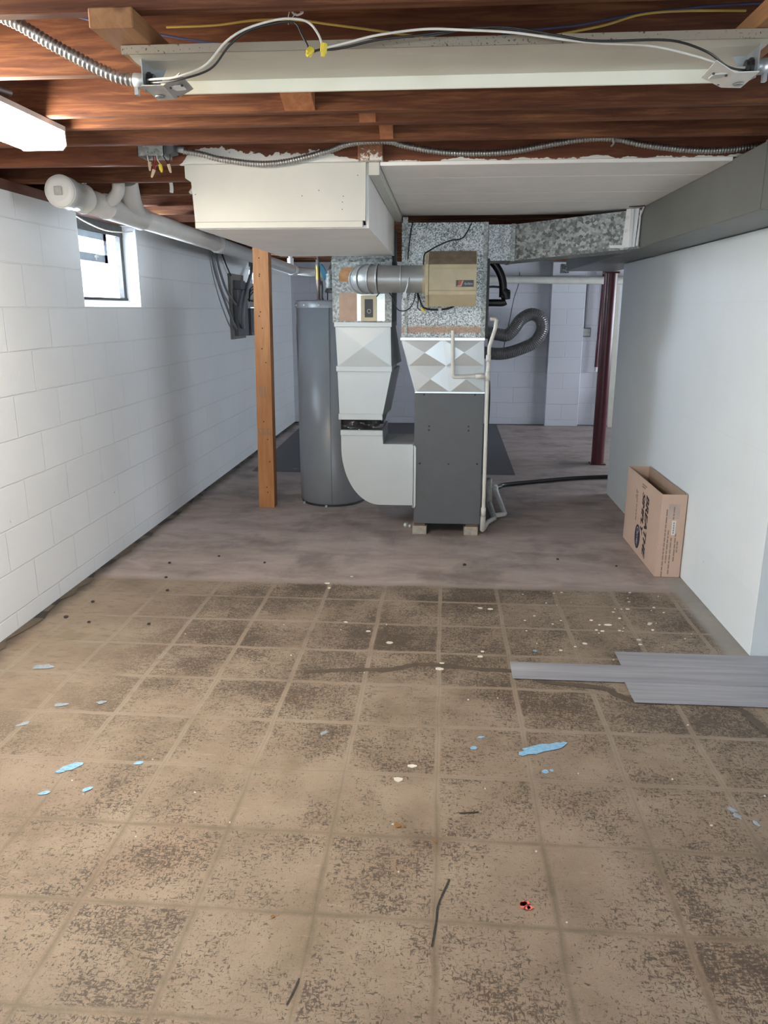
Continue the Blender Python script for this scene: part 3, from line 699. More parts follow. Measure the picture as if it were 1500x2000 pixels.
# ------------------------------------------------------------------ bare strip light fixture
fx = empty('strip_light', (-0.03,1.84,1.965), 'bare cream fluorescent strip fixture without tubes, hanging under the joists', 'light fixture')
X0, X1 = -0.685, 0.648
mb = MB(); mb.prism([(X0,1.742,2.011),(X0,1.742,2.0065),(X0,1.80,1.9985),(X0,1.955,1.9985),(X0,1.955,2.011)], (X1-X0,0,0)); mb.build('reflector_pan', M['fixture'], fx)
mb = MB(); mb.box(X0-.004, X1+.02, 1.738, 1.742, 1.9945, 2.0112); mb.build('near_lip', M['rusty'], fx)
mb = MB(); mb.prism([(X0,1.951,1.9985),(X0,1.945,1.970),(X0,1.949,1.969),(X0,1.956,1.9985)], (X1-X0,0,0)); mb.build('far_lip', M['fixture_lip'], fx)
def bracket(side):
    s = 1 if side == 'R' else -1
    def x(a): return s*a + (0.0 if side == 'L' else 0.0)
    xe = -0.668 if s < 0 else 0.634
    d = -s                                     # points towards the middle of the fixture
    m = M['zinc']; tabm = M['bracket_l'] if s < 0 else M['bracket_r']
    mb = MB(); mb.prism([(xe,1.79,2.000),(xe,1.868,2.000),(xe,1.868,1.965),(xe,1.845,1.945),(xe,1.80,1.94),(xe,1.79,1.955)], (d*.002,0,0))
    mb.prism([(xe,1.868,2.0),(xe+d*.03,1.868,2.0),(xe+d*.012,1.868,1.968),(xe,1.868,1.965)], (0,-.002,0))
    br = mb.build('socket_bracket', m, fx)
    # lower tab: two bent plates carrying the socket hole
    z0 = 1.943
    A = [(xe+d*.003,1.775,z0+.001),(xe+d*.004,1.872,z0-.004),(xe+d*.052,1.850,z0-.008),(xe+d*.056,1.762,z0-.003)]
    B = [(xe+d*.056,1.762,z0-.003),(xe+d*.052,1.850,z0-.008),(xe+d*.104,1.820,z0+.004),(xe+d*.106,1.724,z0+.009)]
    mb = MB(); mb.prism(A, (0,0,.0018)); mb.prism(B, (0,0,.0018)); tb = mb.build('bracket_tab', tabm, br)
    cx, cy = xe+d*.080, 1.790
    mb = MB(); mb.prism([(cx-.013,cy-.012,z0-.0022),(cx+.013,cy-.018,z0-.0022),(cx+.013,cy+.012,z0-.0022),(cx-.013,cy+.018,z0-.0022)], (0,0,.003))
    mb.build('knockout', M['sticker'] if s < 0 else M['cream'], tb)
    mb = MB(); mb.lathe([(.010,-.0035),(.010,0)], (xe+d*.022,1.835,z0-.004), 16); mb.lathe([(.006,-.0045),(.006,0)], (xe+d*.022,1.835,z0-.004), 14)
    mb.split('twist_socket', M['steel'], tb)
    mb = MB()
    for q in ((.068,1.775),(.062,1.838),(.098,1.76)): mb.lathe([(.0028,-.003),(.0028,0)], (xe+d*q[0],q[1],z0-.003), 8)
    mb.split('rivet', M['black_metal'], tb)
    mb = MB(); mb.lathe([(.018,0),(.018,d*.006),(.014,d*.008),(.014,d*.014)], (xe+d*.002,1.825,1.966), 10, axis='X', smooth=False); mb.build('bushing', M['black'], br)
    mb = MB(); mb.tube([(xe-d*.0,1.825,1.966),(xe-d*.03,1.825,1.968)], .0155, 14); mb.box(xe-d*.026-.004,xe-d*.026+.004,1.819,1.831,1.938,1.954); mb.split('conduit_connector', M['zinc'], br)
bracket('L'); bracket('R')
# flexible metal conduit feeding its left end
mb = MB(); corrugated(mb, [(-1.02,1.80,2.128),(-0.995,1.80,2.102),(-0.935,1.80,2.075),(-0.87,1.805,2.038),(-0.78,1.815,1.993),(-0.735,1.82,1.975),(-0.697,1.825,1.968)], .0115, .0105, .0022, 12)
tag(mb.build('flexible_conduit', M['steel']), 'thick flexible metal conduit drooping into left end of the bare strip light', 'conduit')
mb = MB(); mb.tube([(0.664,1.825,1.968),(0.80,1.825,1.972),(1.1,1.83,1.985),(4.39,1.83,2.02)], .011, 12)
tag(mb.build('conduit', M['steel']), 'straight grey conduit leaving the right end of the bare strip light', 'conduit')
mb = MB(); mb.tube(cr([(-1.34,2.16,2.12),(-1.33,2.2,2.10),(-1.31,2.28,2.09),(-1.28,2.36,2.088)]), .011, 10)
tag(mb.build('conduit', M['steel']), 'short grey conduit stub in the joist bay above the lit lamp', 'conduit')

# loose wiring hanging below the fixture
WY = 1.70
def wire(name, pts, r, mat, label, cat='wire', n=8):
    mb = MB(); mb.tube(cr(pts, n), r, 7); return tag(mb.build(name, mat), label, cat)
wire('white_wire', [(-0.665,1.815,1.966),(-0.62,1.75,1.950),(-0.561,1.705,1.941),(-0.50,1.70,1.959),(-0.455,1.70,2.000),(-0.412,1.70,2.023),(-0.348,1.70,2.038),(-0.306,1.70,2.038),(-0.281,1.70,2.030),(-0.264,1.70,2.010),(-0.256,1.70,1.990)], .0024, M['wire_w'], 'white wire looping from left bracket up over to the upright yellow wire nut')
wire('black_wire', [(-0.665,1.822,1.963),(-0.62,1.752,1.944),(-0.561,1.708,1.936),(-0.49,1.702,1.953),(-0.448,1.702,1.994),(-0.408,1.702,2.020),(-0.35,1.704,2.033),(-0.312,1.704,2.033),(-0.297,1.702,2.010),(-0.281,1.70,1.980)], .0022, M['wire_k'], 'black wire running from left bracket up, then down to the tilted yellow wire nut')
wire('white_wire', [(-0.2495,1.698,1.985),(-0.225,1.70,1.990),(-0.204,1.70,1.994),(-0.142,1.70,2.006),(-0.05,1.70,2.014),(0.021,1.70,2.011),(0.122,1.70,2.004),(0.223,1.702,1.990),(0.30,1.71,1.984),(0.40,1.73,1.983),(0.50,1.77,1.974),(0.58,1.81,1.964),(0.63,1.826,1.966)], .0025, M['wire_w'], 'long white wire from the yellow wire nut along the fixture to right bracket')
wire('black_wire', [(-0.277,1.70,1.978),(-0.262,1.702,1.983),(-0.235,1.705,1.984),(-0.204,1.705,1.988),(-0.142,1.705,1.999),(-0.05,1.705,2.006),(0.05,1.705,2.015),(0.122,1.70,2.012),(0.223,1.695,1.993),(0.27,1.695,1.985),(0.322,1.695,1.983),(0.40,1.695,1.983),(0.45,1.70,1.979),(0.509,1.72,1.966),(0.56,1.76,1.952),(0.61,1.81,1.957),(0.63,1.828,1.963)], .0023, M['wire_k'], 'long black wire draped across the fixture down to its right bracket')
wire('yellow_cable', [(-0.66,1.95,2.112),(-0.544,1.95,2.113),(-0.447,1.95,2.121),(-0.352,1.95,2.119),(-0.28,1.95,2.109),(-0.174,1.95,2.094),(-0.057,1.95,2.077),(0.06,1.95,2.067),(0.16,1.95,2.066),(0.249,1.95,2.076),(0.344,1.95,2.091),(0.421,1.95,2.110),(0.51,1.95,2.115),(0.65,1.95,2.112)], .0027, M['wire_y'], 'yellow cable sagging behind the bare strip light', 'cable')
wire('blue_cable', [(-1.0,1.96,2.165),(-0.897,1.96,2.148),(-0.843,1.96,2.134),(-0.667,1.96,2.098),(-0.522,1.96,2.076),(-0.30,1.96,2.055),(-0.1,1.96,2.050),(0.025,1.96,2.059),(0.152,1.96,2.085),(0.288,1.96,2.096),(0.421,1.955,2.114),(0.532,1.955,2.122),(0.608,1.955,2.126),(0.8,1.955,2.13)], .0026, M['wire_b'], 'dark blue cable sagging behind the bare strip light', 'cable')
wire('grey_cable', [(-0.06,1.93,2.071),(0.0,1.92,2.076),(0.06,1.90,2.078),(0.14,1.88,2.066),(0.2,1.84,2.045)], .0018, M['wire_g'], 'thin dark grey wire arching above the long white wire', 'cable')
hk = MB(); hk.tube(cr([(-0.305,1.735,2.064),(-0.300,1.73,2.0595),(-0.312,1.735,2.057),(-0.321,1.735,2.062),(-0.322,1.735,2.073),(-0.320,1.735,2.083),(-0.317,1.735,2.088)]), .0022, 6)
hk.tube(cr([(-0.324,1.72,2.062),(-0.327,1.715,2.046),(-0.326,1.71,2.032)]), .0008, 5); hk.tube(cr([(-0.312,1.72,2.055),(-0.318,1.715,2.046),(-0.320,1.71,2.034)]), .0008, 5)
tag(hk.build('wire_hook', M['wire_w']), 'short white hook of stiff wire holding up the loose wiring', 'hook')
def wirenut(loc, axis, L, mat, label, group=None, name='wire_nut', r=.0068):
    a = Vector(axis).normalized(); p = Vector(loc)
    mb = MB(); path = [p + a*(L*k) for k in (0, .15, .55, .9, 1.0)]
    mb.tube(path, [r, r, r*.85, r*.62, r*.45], 9, smooth=False)
    if name == 'wire_nut' and mat is M['yellow']:
        u = a.orthogonal().normalized()
        for sgn in (-1, 1): mb.tube([p+u*sgn*r*.9, p+a*L*.7+u*sgn*r*.8], .0022, 5)
    return tag(mb.build(name, mat), label, 'wire nut', group)
wirenut((-0.252,1.698,1.992), (-.12,-.1,-1), .024, M['yellow'], 'upright yellow wire nut hanging below the strip light, right of its twin')
wirenut((-0.278,1.698,1.982), (-.3,-.5,-.55), .020, M['yellow'], 'foreshortened yellow wire nut tilted at the viewer, left of its twin')

# ------------------------------------------------------------------ lit wrap lamp
lp = empty('ceiling_lamp', (-1.32,2.0,1.98), 'lit wraparound fluorescent lamp glowing at the upper left', 'lamp')
mb = MB(); mb.box(-1.402, -1.240, 1.36, 2.605, 2.034, 2.0495); mb.build('lamp_housing', M['housing'], lp)
mb = MB(); mb.prism([(-1.396,1.365,2.034),(-1.398,1.365,1.995),(-1.385,1.365,1.981),(-1.255,1.365,1.981),(-1.245,1.365,1.995),(-1.247,1.365,2.034)], (0,1.232,0)); mb.build('diffuser', M['diffuser'], lp)
mb = MB(); mb.prism([(-1.400,2.599,2.034),(-1.402,2.599,1.992),(-1.387,2.599,1.978),(-1.253,2.599,1.978),(-1.240,2.599,1.992),(-1.241,2.599,2.034)], (0,.006,0)); mb.build('end_cap', M['housing'], lp)

# ------------------------------------------------------------------ soffit
so = empty('soffit', (-0.69,3.3,1.80), 'white boxed in duct soffit hanging from the joists', 'soffit')
mb = MB(); mb.prism([(-1.058,3.283,2.0485),(-1.074,3.283,2.0485),(-1.074,3.283,1.998),(-1.050,3.283,1.982),(-1.043,3.283,1.828),(-0.331,3.283,1.828),(-0.327,3.283,2.0485)], (0,.017,0)); frontb = mb
mb = MB(); mb.box(-1.043, -0.340, 3.279, 3.30, 1.802, 1.8275, b=.002); mb.build('bottom_strip', M['cream'], so)
mb = MB(); mb.box(-1.035, -0.318, 3.30, 4.955, 1.80, 1.812); mb.build('bottom_board', M['grey_board'], so)
mb = MB(); mb.box(-0.330, -0.318, 3.30, 4.955, 1.812, 2.0485); mb.box(-1.035,-1.023,3.30,4.955,1.812,2.0485); mb.box(-1.035,-0.318,4.943,4.955,1.812,2.0485); mb.build('side_board', M['grey_board'], so)
mb = MB(); mb.box(-0.316, -0.272, 3.283, 4.99, 2.000, 2.0490, b=.002); mb.build('corner_batten', M['cream'], so)
mb = frontb
for x, z in ((-1.035,1.935),(-.59,1.925),(-.52,1.945),(-.42,1.922),(-.424,1.90),(-.425,1.872),(-.36,2.0)): mb.lathe([(.002,-.001),(.002,.001)], (x,3.283,z), 8, mi=1, axis='Y')
mb.build('front_board', [M['cream'], M['tar']], so)
# ceiling boards right of the soffit (one thing per board)
yb = 3.283
for k, (w, lab) in enumerate(((0.31,'pale painted ceiling board nearest the viewer, right of the soffit'),(0.47,'pale painted ceiling board second from the front, right of the soffit'),(0.33,'pale painted ceiling board third from the front, right of the soffit'),(0.58,'pale painted ceiling board furthest back, above the galvanised plenum'))):
    mb = MB(); mb.box(-0.270, 1.108, yb+.003, yb+w-.003, 2.035, 2.0495, b=.0015); yb += w
    tag(mb.build('ceiling_board', M['grey_board']), lab, 'board')

# ------------------------------------------------------------------ junction box and draped conduit on the joist
jb = empty('junction_box', (-1.17,3.24,2.065), 'open galvanised junction box with dangling wire nuts under the joist', 'junction box')
mb = MB()
mb.box(-1.228,-1.120,3.18,3.183,2.066,2.135); mb.box(-1.228,-1.120,3.277,3.28,2.066,2.135); mb.box(-1.228,-1.225,3.18,3.28,2.066,2.135); mb.box(-1.123,-1.120,3.18,3.28,2.066,2.135); mb.box(-1.228,-1.12,3.18,3.28,2.132,2.135)
mb.build('box_body', M['galv_dull'], jb)
mb = MB(); mb.lathe([(.022,-.001),(.022,.002)], (-1.168,3.18,2.112), 18, axis='Y'); mb.build('knockout', M['zinc'], jb)
mb = MB()
for x in (-1.186,-1.158): mb.lathe([(.002,-.001),(.002,.001)], (x,3.18,2.079), 8, axis='Y')
mb.split('screw_hole', M['black_metal'], jb)
mb = MB(); mb.prism([(-1.119,3.19,2.072),(-1.085,3.19,2.078),(-1.085,3.19,2.118),(-1.119,3.19,2.118)], (0,.06,0)); mb.build('side_box', M['panel_grey'], jb)
mb = MB(); mb.tube([(-1.085,3.225,2.098),(-1.055,3.23,2.094)], .0125, 12); mb.split('conduit_connector', M['zinc'], jb)
mb = MB(); mb.tube(cr([(-1.20,3.21,2.08),(-1.196,3.205,2.056),(-1.190,3.20,2.044)]), .0022, 6); mb.tube(cr([(-1.16,3.21,2.08),(-1.158,3.205,2.058),(-1.144,3.20,2.036)]), .0022, 6); mb.split('white_lead', M['wire_w'], jb)
mb = MB(); mb.tube(cr([(-1.175,3.21,2.08),(-1.172,3.205,2.05),(-1.176,3.20,2.016)]), .0022, 6); mb.tube(cr([(-1.170,3.21,2.08),(-1.163,3.205,2.05),(-1.170,3.20,2.016)]), .0022, 6); mb.split('red_lead', M['wire_r'], jb)
mb = MB(); mb.tube(cr([(-1.14,3.21,2.08),(-1.125,3.205,2.056),(-1.112,3.20,2.036)]), .0022, 6); mb.tube(cr([(-1.106,3.21,2.078),(-1.106,3.205,2.056),(-1.112,3.20,2.036)]), .0018, 6); mb.split('black_lead', M['wire_k'], jb)
wirenut((-1.188,3.20,2.046), (0,-.1,-1), .033, M['tan'], 'tan wire nut hanging furthest left below junction box')
wirenut((-1.172,3.20,2.018), (-.4,-.1,-1), .032, M['tan'], 'lowest tan wire nut, on red wires below junction box')
wirenut((-1.146,3.20,2.036), (.2,-.1,-1), .030, M['yellow'], 'yellow wire nut hanging below junction box', name='wire_nut')
wirenut((-1.111,3.20,2.036), (.25,-.1,-1), .032, M['tan'], 'tan wire nut hanging furthest right below junction box')
CP = [(-1.06,3.235,2.091),(-0.99,3.24,2.080),(-0.914,3.25,2.062),(-0.768,3.252,2.043),(-0.643,3.252,2.049),(-0.476,3.25,2.085),(-0.40,3.225,2.103),(-0.30,3.21,2.110),(-0.22,3.215,2.108),(-0.17,3.235,2.098),(-0.028,3.25,2.076),(0.112,3.25,2.069),(0.251,3.25,2.074),(0.408,3.25,2.098),(0.525,3.25,2.113),(0.642,3.25,2.112),(0.76,3.25,2.089),(0.916,3.25,2.070),(1.04,3.25,2.066),(1.20,3.25,2.078),(1.45,3.25,2.10),(1.7,3.25,2.105)]
mb = MB(); corrugated(mb, CP, .0105, .0105, .002, 10)
tag(mb.build('flexible_conduit', M['steel']), 'long flexible metal conduit draped along the joist above the white soffit', 'conduit')
mb = MB(); mb.tube(cr([(0.630,3.262,2.128),(0.632,3.24,2.126),(0.636,3.236,2.108),(0.637,3.24,2.094),(0.634,3.262,2.09)]), .004, 7); tag(mb.build('conduit_strap', M['zinc']), 'small metal strap fixing the draped conduit to its joist', 'strap')
for x, lab in ((-1.34,'left one of two short bent shiny pipe stubs between the joists'),(-1.24,'right one of two short bent shiny pipe stubs between the joists')):
    mb = MB(); mb.tube(cr([(x-.012,3.87,2.284),(x-.01,3.87,2.12),(x,3.875,2.07),(x,3.88,2.045),(x-.004,3.885,2.03)] if x < -1.3 else [(x+.035,3.87,2.284),(x+.03,3.87,2.11),(x+.02,3.875,2.06),(x+.005,3.88,2.042),(x-.01,3.885,2.026)]), .009, 9)
    tag(mb.build('pipe_stub', M['pvc']), lab, 'pipe')

# ------------------------------------------------------------------ drain pipe along the left wall
dp = empty('drain_pipe', (-1.72,6.0,1.9), 'white plastic drain pipe sloping along the top of left wall', 'pipe')
def dpz(y): return 1.985 - 0.0175*(y-3.5)
DX = lambda y: -1.718 + 0.011*(y-3.5)
P_ = lambda y: (DX(y), y, dpz(y))
mb = MB(); mb.tube([P_(3.62), P_(6.0), P_(8.65)], .054, 24); mb.tube([P_(8.6), (DX(8.6)+.35, 8.95, 1.86)], .045, 18); mb.split('pipe_run', M['pvc'], dp)
mb = MB(); mb.tube([P_(3.50), P_(3.56), P_(3.561), P_(3.70), P_(3.701), P_(3.715)], [.071,.071,.064,.064,.067,.067], 28); mb.build('cleanout_hub', M['pvc'], dp)
c = P_(3.495); mb = MB(); mb.lathe([(.068,0),(.066,-.008),(.04,-.010)], c, 28, axis='Y'); cp = mb.build('cleanout_cap', M['pvc'], dp)
mb = MB(); mb.box(c[0]-.018,c[0]+.018,c[1]-.022,c[1]-.009,c[2]-.018,c[2]+.018,b=.003); mb.build('wrench_square', M['pvc_dirty'], cp)
mb = MB(); mb.tube([P_(3.95), P_(4.0), P_(4.35), P_(4.40)], [.062,.060,.060,.063], 24)
mb.tube(cr([(DX(4.2)+.01,4.32,dpz(4.3)+.02),(DX(4.1)+.06,4.15,2.02),(DX(4.0)+.11,4.0,2.065),(DX(4.0)+.12,3.96,2.10)],6), .050, 20); mb.build('wye_fitting', M['pvc'], dp)
mb = MB(); mb.tube(cr([(DX(3.8)+.03,3.93,2.0),(DX(3.8)+.085,3.86,2.00),(DX(3.8)+.12,3.84,2.03),(DX(3.8)+.125,3.84,2.07),(DX(3.8)+.125,3.84,2.12)],6), .030, 18); mb.build('branch_elbow', M['pvc'], dp)
mb = MB(); mb.tube([P_(5.78), P_(5.90)], .060, 24); mb.build('coupling', M['pvc'], dp)
mb = MB(); mb.box(DX(5.84)-.004,DX(5.84)+.004,5.80,5.83,dpz(5.8)+.05,2.05); mb.tube([P_(5.80),P_(5.825)], .0625, 20); mb.split('hanger_strap', M['white_paint'], dp)
mb = MB(); mb.tube([P_(8.45), P_(8.62)], .060, 20); mb.build('end_fitting', M['pvc'], dp)
mb = MB(); mb.cyl((DX(8.5),8.45,dpz(8.5)+.03), (DX(8.5),8.45,2.01), .034, 14); mb.cyl((DX(8.5),8.45,2.01),(DX(8.5),8.45,2.03),.022,12); mb.build('vent_cap', M['white_paint'], dp)
mb = MB(); mb.cyl((-1.965,4.0,2.016),(-1.965,6.5,2.012),.013,10); tag(mb.build('water_pipe', M['pvc']), 'thin pale pipe running above the left window beside the drain pipe', 'pipe')

# ------------------------------------------------------------------ wooden post
ps = empty('wooden_post', (-1.335,5.59,0), 'orange brown wooden post standing in front of the water heater', 'post')
mb = MB()
mb.hexa([(-1.397,5.56,0),(-1.277,5.56,0),(-1.277,5.66,0),(-1.397,5.66,0),(-1.362,5.56,2.05),(-1.252,5.56,2.05),(-1.252,5.66,2.05),(-1.362,5.66,2.05)])
for x, z in ((-1.32,1.83),(-1.321,1.72),(-1.323,1.707),(-1.325,1.46),(-1.335,1.43),(-1.315,1.345),(-1.325,1.20),(-1.30,1.10),(-1.335,.665),(-1.31,.53),(-1.30,.36),(-1.33,.16),(-1.325,.12)):
    mb.lathe([(.005,-.002),(.005,.001)], (x,5.559,z), 8, mi=1, axis='Y')
for k in range(3):
    x = -1.376+.034*k
    mb.box(x,x+.005,5.5585,5.561,.565,.60,2); mb.box(x,x+.022,5.5585,5.561,.565,.570,2); mb.box(x+.006,x+.022,5.5585,5.561,.578,.583,2); mb.box(x+.02,x+.024,5.5585,5.561,.565,.583,2)
    mb.box(x-.004,x+.02,5.5585,5.561,.607,.613,2)
for k in range(5): mb.box(-1.352,-1.342,5.5585,5.561,.845+.018*k,.857+.018*k,2); mb.box(-1.323,-1.313,5.5585,5.561,.845+.018*k,.857+.018*k,2)
mb.build('post_shaft', [M['post'], M['tar'], M['ink2']], ps)

# ------------------------------------------------------------------ water heater
wh = empty('water_heater', (-0.86,5.86,0), 'tall grey cylindrical water heater behind the wooden post', 'water heater')
C = (-0.86,5.86,0)
mb = MB(); mb.lathe([(.245,.015),(.257,.03),(.259,.12),(.259,1.50),(.259,1.50)], C, 48); mb.build('tank_jacket', M['heater'], wh)
mb = MB(); mb.lathe([(.262,1.488),(.262,1.53),(.255,1.54),(.20,1.543)], C, 48); lid = mb.build('top_cover', M['heater'], wh)
mb = MB(); mb.lathe([(.25,0.0),(.25,.016)], C, 40); mb.build('base_ring', M['black_metal'], wh)
mb = MB(); mb.box(-0.838,-0.834,5.598,5.604,.03,1.49); mb.build('jacket_seam', M['panel_grey'], wh)
mb = MB()
for a in (-2.7,-2.25,-1.75,-1.25): mb.lathe([(.006,0),(.006,.006)], (C[0]+.262*math.cos(a), C[1]+.262*math.sin(a)-.004, 1.508), 8, axis='Y')
mb.split('cover_screw', M['steel'], wh)
mb = MB()
for x, z in ((-1.07,.04),(-.88,.05)): mb.box(x-.008,x+.008,5.59 if x > -1 else 5.70,5.63 if x > -1 else 5.74,.0,.016)
mb.split('foot', M['zinc'], wh)
vp = empty('water_supply_pipe', (-0.937,5.80,1.54), 'brass and copper supply pipe rising from the water heater', 'pipe')
mb = MB(); mb.tube([(-.937,5.80,1.54),(-.937,5.80,1.555),(-.937,5.80,1.556),(-.938,5.80,1.66)], [.018,.018,.012,.012], 12); mb.build('nipple', M['copper'], vp)
mb = MB(); mb.tube([(-.938,5.80,1.655),(-.938,5.80,1.69)], .021, 12); mb.build('union_nut', M['copper'], vp)
mb = MB(); mb.tube([(-.939,5.80,1.69),(-.940,5.80,1.785)], .018, 12); mb.build('valve_body', M['brass'], vp)
mb = MB(); mb.tube([(-.940,5.80,1.785),(-.940,5.80,1.80),(-.940,5.80,1.801),(-.940,5.80,1.83),(-.938,5.80,1.831),(-.938,5.80,2.04)], [.016,.016,.013,.013,.007,.007], 10); mb.build('riser', M['pvc_dirty'], vp)
mb = MB(); mb.prism([(-.922,5.78,1.79),(-.905,5.78,1.80),(-.875,5.78,1.745),(-.870,5.78,1.70),(-.893,5.78,1.69),(-.915,5.78,1.745)], (0,.03,0)); mb.build('valve_handle', M['teal'], vp)
mb = MB(); mb.tube(cr([(-.915,5.80,1.68),(-.91,5.80,1.63),(-.912,5.80,1.57),(-.905,5.80,1.545)]), .008, 8); tag(mb.build('black_cable', M['black']), 'short black cable beside the supply pipe on the water heater', 'cable')
fv = empty('draft_hood', (-0.80,5.88,1.54), 'shiny draft hood and vent collar on top of the water heater', 'vent')
mb = MB()
for a in (0.4, 2.0, 3.6, 5.2): mb.tube([(-.80+.085*math.cos(a),5.88+.085*math.sin(a),1.542),(-.80+.085*math.cos(a),5.88+.085*math.sin(a),1.60)], .004, 6)
mb.split('hood_leg', M['black_metal'], fv)
mb = MB(); mb.lathe([(.10,1.60-1.54),(.102,1.61-1.54),(.09,1.628-1.54)], (-.80,5.88,1.54), 28); mb.build('hood_base', M['black_metal'], fv)
mb = MB(); mb.lathe([(.072,1.628),(.072,1.765)], (-.80,5.88,0), 28); mb.lathe([(.072,1.766),(.055,1.81),(.05,1.83)], (-.80,5.88,0), 28); mb.build('vent_collar', M['flue'], fv)
mb = MB(); mb.lathe([(.03,0),(.03,.1)], (-.855,5.80,1.63), 14); mb.build('side_tube', M['galv_dull'], fv)

# ------------------------------------------------------------------ electrical gear on the left wall
ep = empty('electrical_panel', (-1.97,7.3,1.22), 'dark electrical service panel mounted on the left wall beside the post', 'electrical panel')
mb = MB(); mb.box(-2.001,-1.975,7.16,7.63,1.205,1.80); mb.build('backboard', M['panel_board'], ep)
mb = MB(); mb.box(-1.975,-1.93,7.22,7.58,1.235,1.66,b=.004); bx = mb.build('panel_box', M['panel_grey'], ep)
mb = MB(); mb.box(-1.932,-1.924,7.24,7.56,1.27,1.60,b=.002); mb.build('panel_door', M['panel_grey'], ep)
mb = MB(); mb.box(-1.975,-1.90,7.25,7.40,1.66,1.74,b=.004); mb.build('meter_hub', M['panel_grey'], ep)
ep2 = empty('breaker_box', (-1.97,7.85,1.22), 'second grey electrical box half hidden behind the wooden post', 'electrical panel')
mb = MB(); mb.box(-2.001,-1.92,7.67,8.10,1.225,1.490,b=.004); mb.build('panel_box', M['panel_grey'], ep2)
mb = MB(); mb.box(-1.921,-1.912,7.70,8.07,1.25,1.47,b=.002); mb.build('panel_door', M['wire_g'], ep2)
mb = MB(); mb.box(-2.001,-1.945,7.64,8.25,1.50,1.735,b=.004); tag(mb.build('meter_box', M['pvc_dirty']), 'pale grey box with trailing black cable above the breaker box on left wall', 'electrical box')
for k, (pts, r, m, lab) in enumerate((
    ([(-1.98,6.62,1.98),(-1.975,6.68,1.80),(-1.96,6.85,1.58),(-1.955,7.05,1.40),(-1.95,7.20,1.30)], .011, 'wire_g', 'grey cable falling furthest left beside the electrical panel'),
    ([(-1.98,6.75,1.98),(-1.975,6.82,1.82),(-1.96,6.98,1.63),(-1.94,7.18,1.52)], .011, 'wire_g', 'second grey cable from the left beside the electrical panel'),
    ([(-1.97,8.0,2.0),(-1.92,7.75,1.85),(-1.89,7.45,1.70),(-1.88,7.25,1.55),(-1.885,7.20,1.42),(-1.90,7.24,1.33),(-1.925,7.36,1.31)], .017, 'wire_g', 'thick grey cable curving down onto the electrical panel'),
    ([(-1.98,6.95,1.95),(-1.975,7.05,1.86),(-1.97,7.16,1.78)], .006, 'wire_k', 'thin black wire running to the corner of the electrical panel'))):
    mb = MB(); mb.tube(cr(pts), r, 9); tag(mb.build('cable', M[m]), lab, 'cable')
mb = MB()
for dz, dy in ((0,0),(.03,.05),(.055,.02)): mb.tube(cr([(-1.925,7.62,1.555+dz*.3),(-1.92,7.68,1.62+dz),(-1.90,7.85+dy,1.67+dz),(-1.89,8.05,1.66+dz),(-1.90,8.1,1.60),(-1.91,7.95,1.565+dz*.4),(-1.92,7.75,1.56),(-1.93,7.62,1.575)]), .007, 7)
tag(mb.build('coiled_cable', M['wire_k']), 'coil of black cable hung above the breaker box', 'cable')
mb = MB(); mb.tube([(-1.90,7.74,1.555),(-1.895,7.80,1.46),(-1.90,7.80,1.30)], .012, 8); tag(mb.build('cable', M['wire_k']), 'black cable hanging down the front of the breaker box', 'cable')

# ------------------------------------------------------------------ furnace
fu = empty('furnace', (0.045,5.25,0.075), 'dark grey upright furnace cabinet raised on two concrete blocks', 'furnace')
mb = MB(); mb.box(-0.178,0.268,4.935,5.62,0.085,0.955); mb.build('cabinet', M['furnace'], fu)
mb = MB(); mb.box(-0.181,0.266,4.915,4.937,0.080,0.954,b=.003); fp = mb.build('front_panel', M['furnace'], fu)
for x, z in ((-.085,.741),(-.085,.715),(.171,.741),(.172,.714),(-.142,.492),(.047,.491),(.235,.494),(-.12,.945),(.207,.945)):
    mb = MB(); mb.lathe([(.0062,0),(.005,-.004),(.001,-.005)], (x,4.916,z), 10, axis='Y'); mb.build('screw', M['black_metal'], fp)
for x0, x1, lab in ((-.188,-.092,'pale concrete block under the left front corner of the furnace'),(.160,.255,'rough concrete block under the right front corner of the furnace')):
    b = empty('support_block', ((x0+x1)/2,5.0,0), lab, 'block')
    mb = MB(); mb.box(x0,x1,4.925,5.30,0,.060,b=.003); mb.build('block_body', M['cmu'], b)
    mb = MB(); mb.box(x0+.012,x1-.01,4.93,5.25,.060,.080); mb.build('wood_shim', M['shim'], b)
# transition piece with pressed cross creases
tr = empty('duct_transition', (0.0,5.2,0.955), 'silver flared duct transition with pressed creases on top of the furnace', 'duct')
def cross_panel(mb, bl, br_, tl, tr_, nu, nv, amp, y0):
    """panel of raised pyramids between four corner points (x,z), at depth y0 towards the viewer"""
    pt = lambda u, v: (bl[0]*(1-u)*(1-v)+br_[0]*u*(1-v)+tl[0]*(1-u)*v+tr_[0]*u*v, bl[1]*(1-u)*(1-v)+br_[1]*u*(1-v)+tl[1]*(1-u)*v+tr_[1]*u*v)
    for i in range(nu):
        for j in range(nv):
            cs = [(i/nu,j/nv),((i+1)/nu,j/nv),((i+1)/nu,(j+1)/nv),(i/nu,(j+1)/nv)]
            vs = [(pt(u,v)[0], y0, pt(u,v)[1]) for u, v in cs]; cx, cz = pt((i+.5)/nu,(j+.5)/nv)
            vs.append((cx, y0-amp*(1 if (i+j) % 2 == 0 else 1.0), cz))
            mb.add(vs, [(0,1,4),(1,2,4),(2,3,4),(3,0,4)])
mb = MB(); cross_panel(mb, (-.172,.962), (.264,.962), (-.268,1.292), (.252,1.298), 2, 2, .014, 4.925); mb.build('creased_front', M['sheet_bright'], tr)
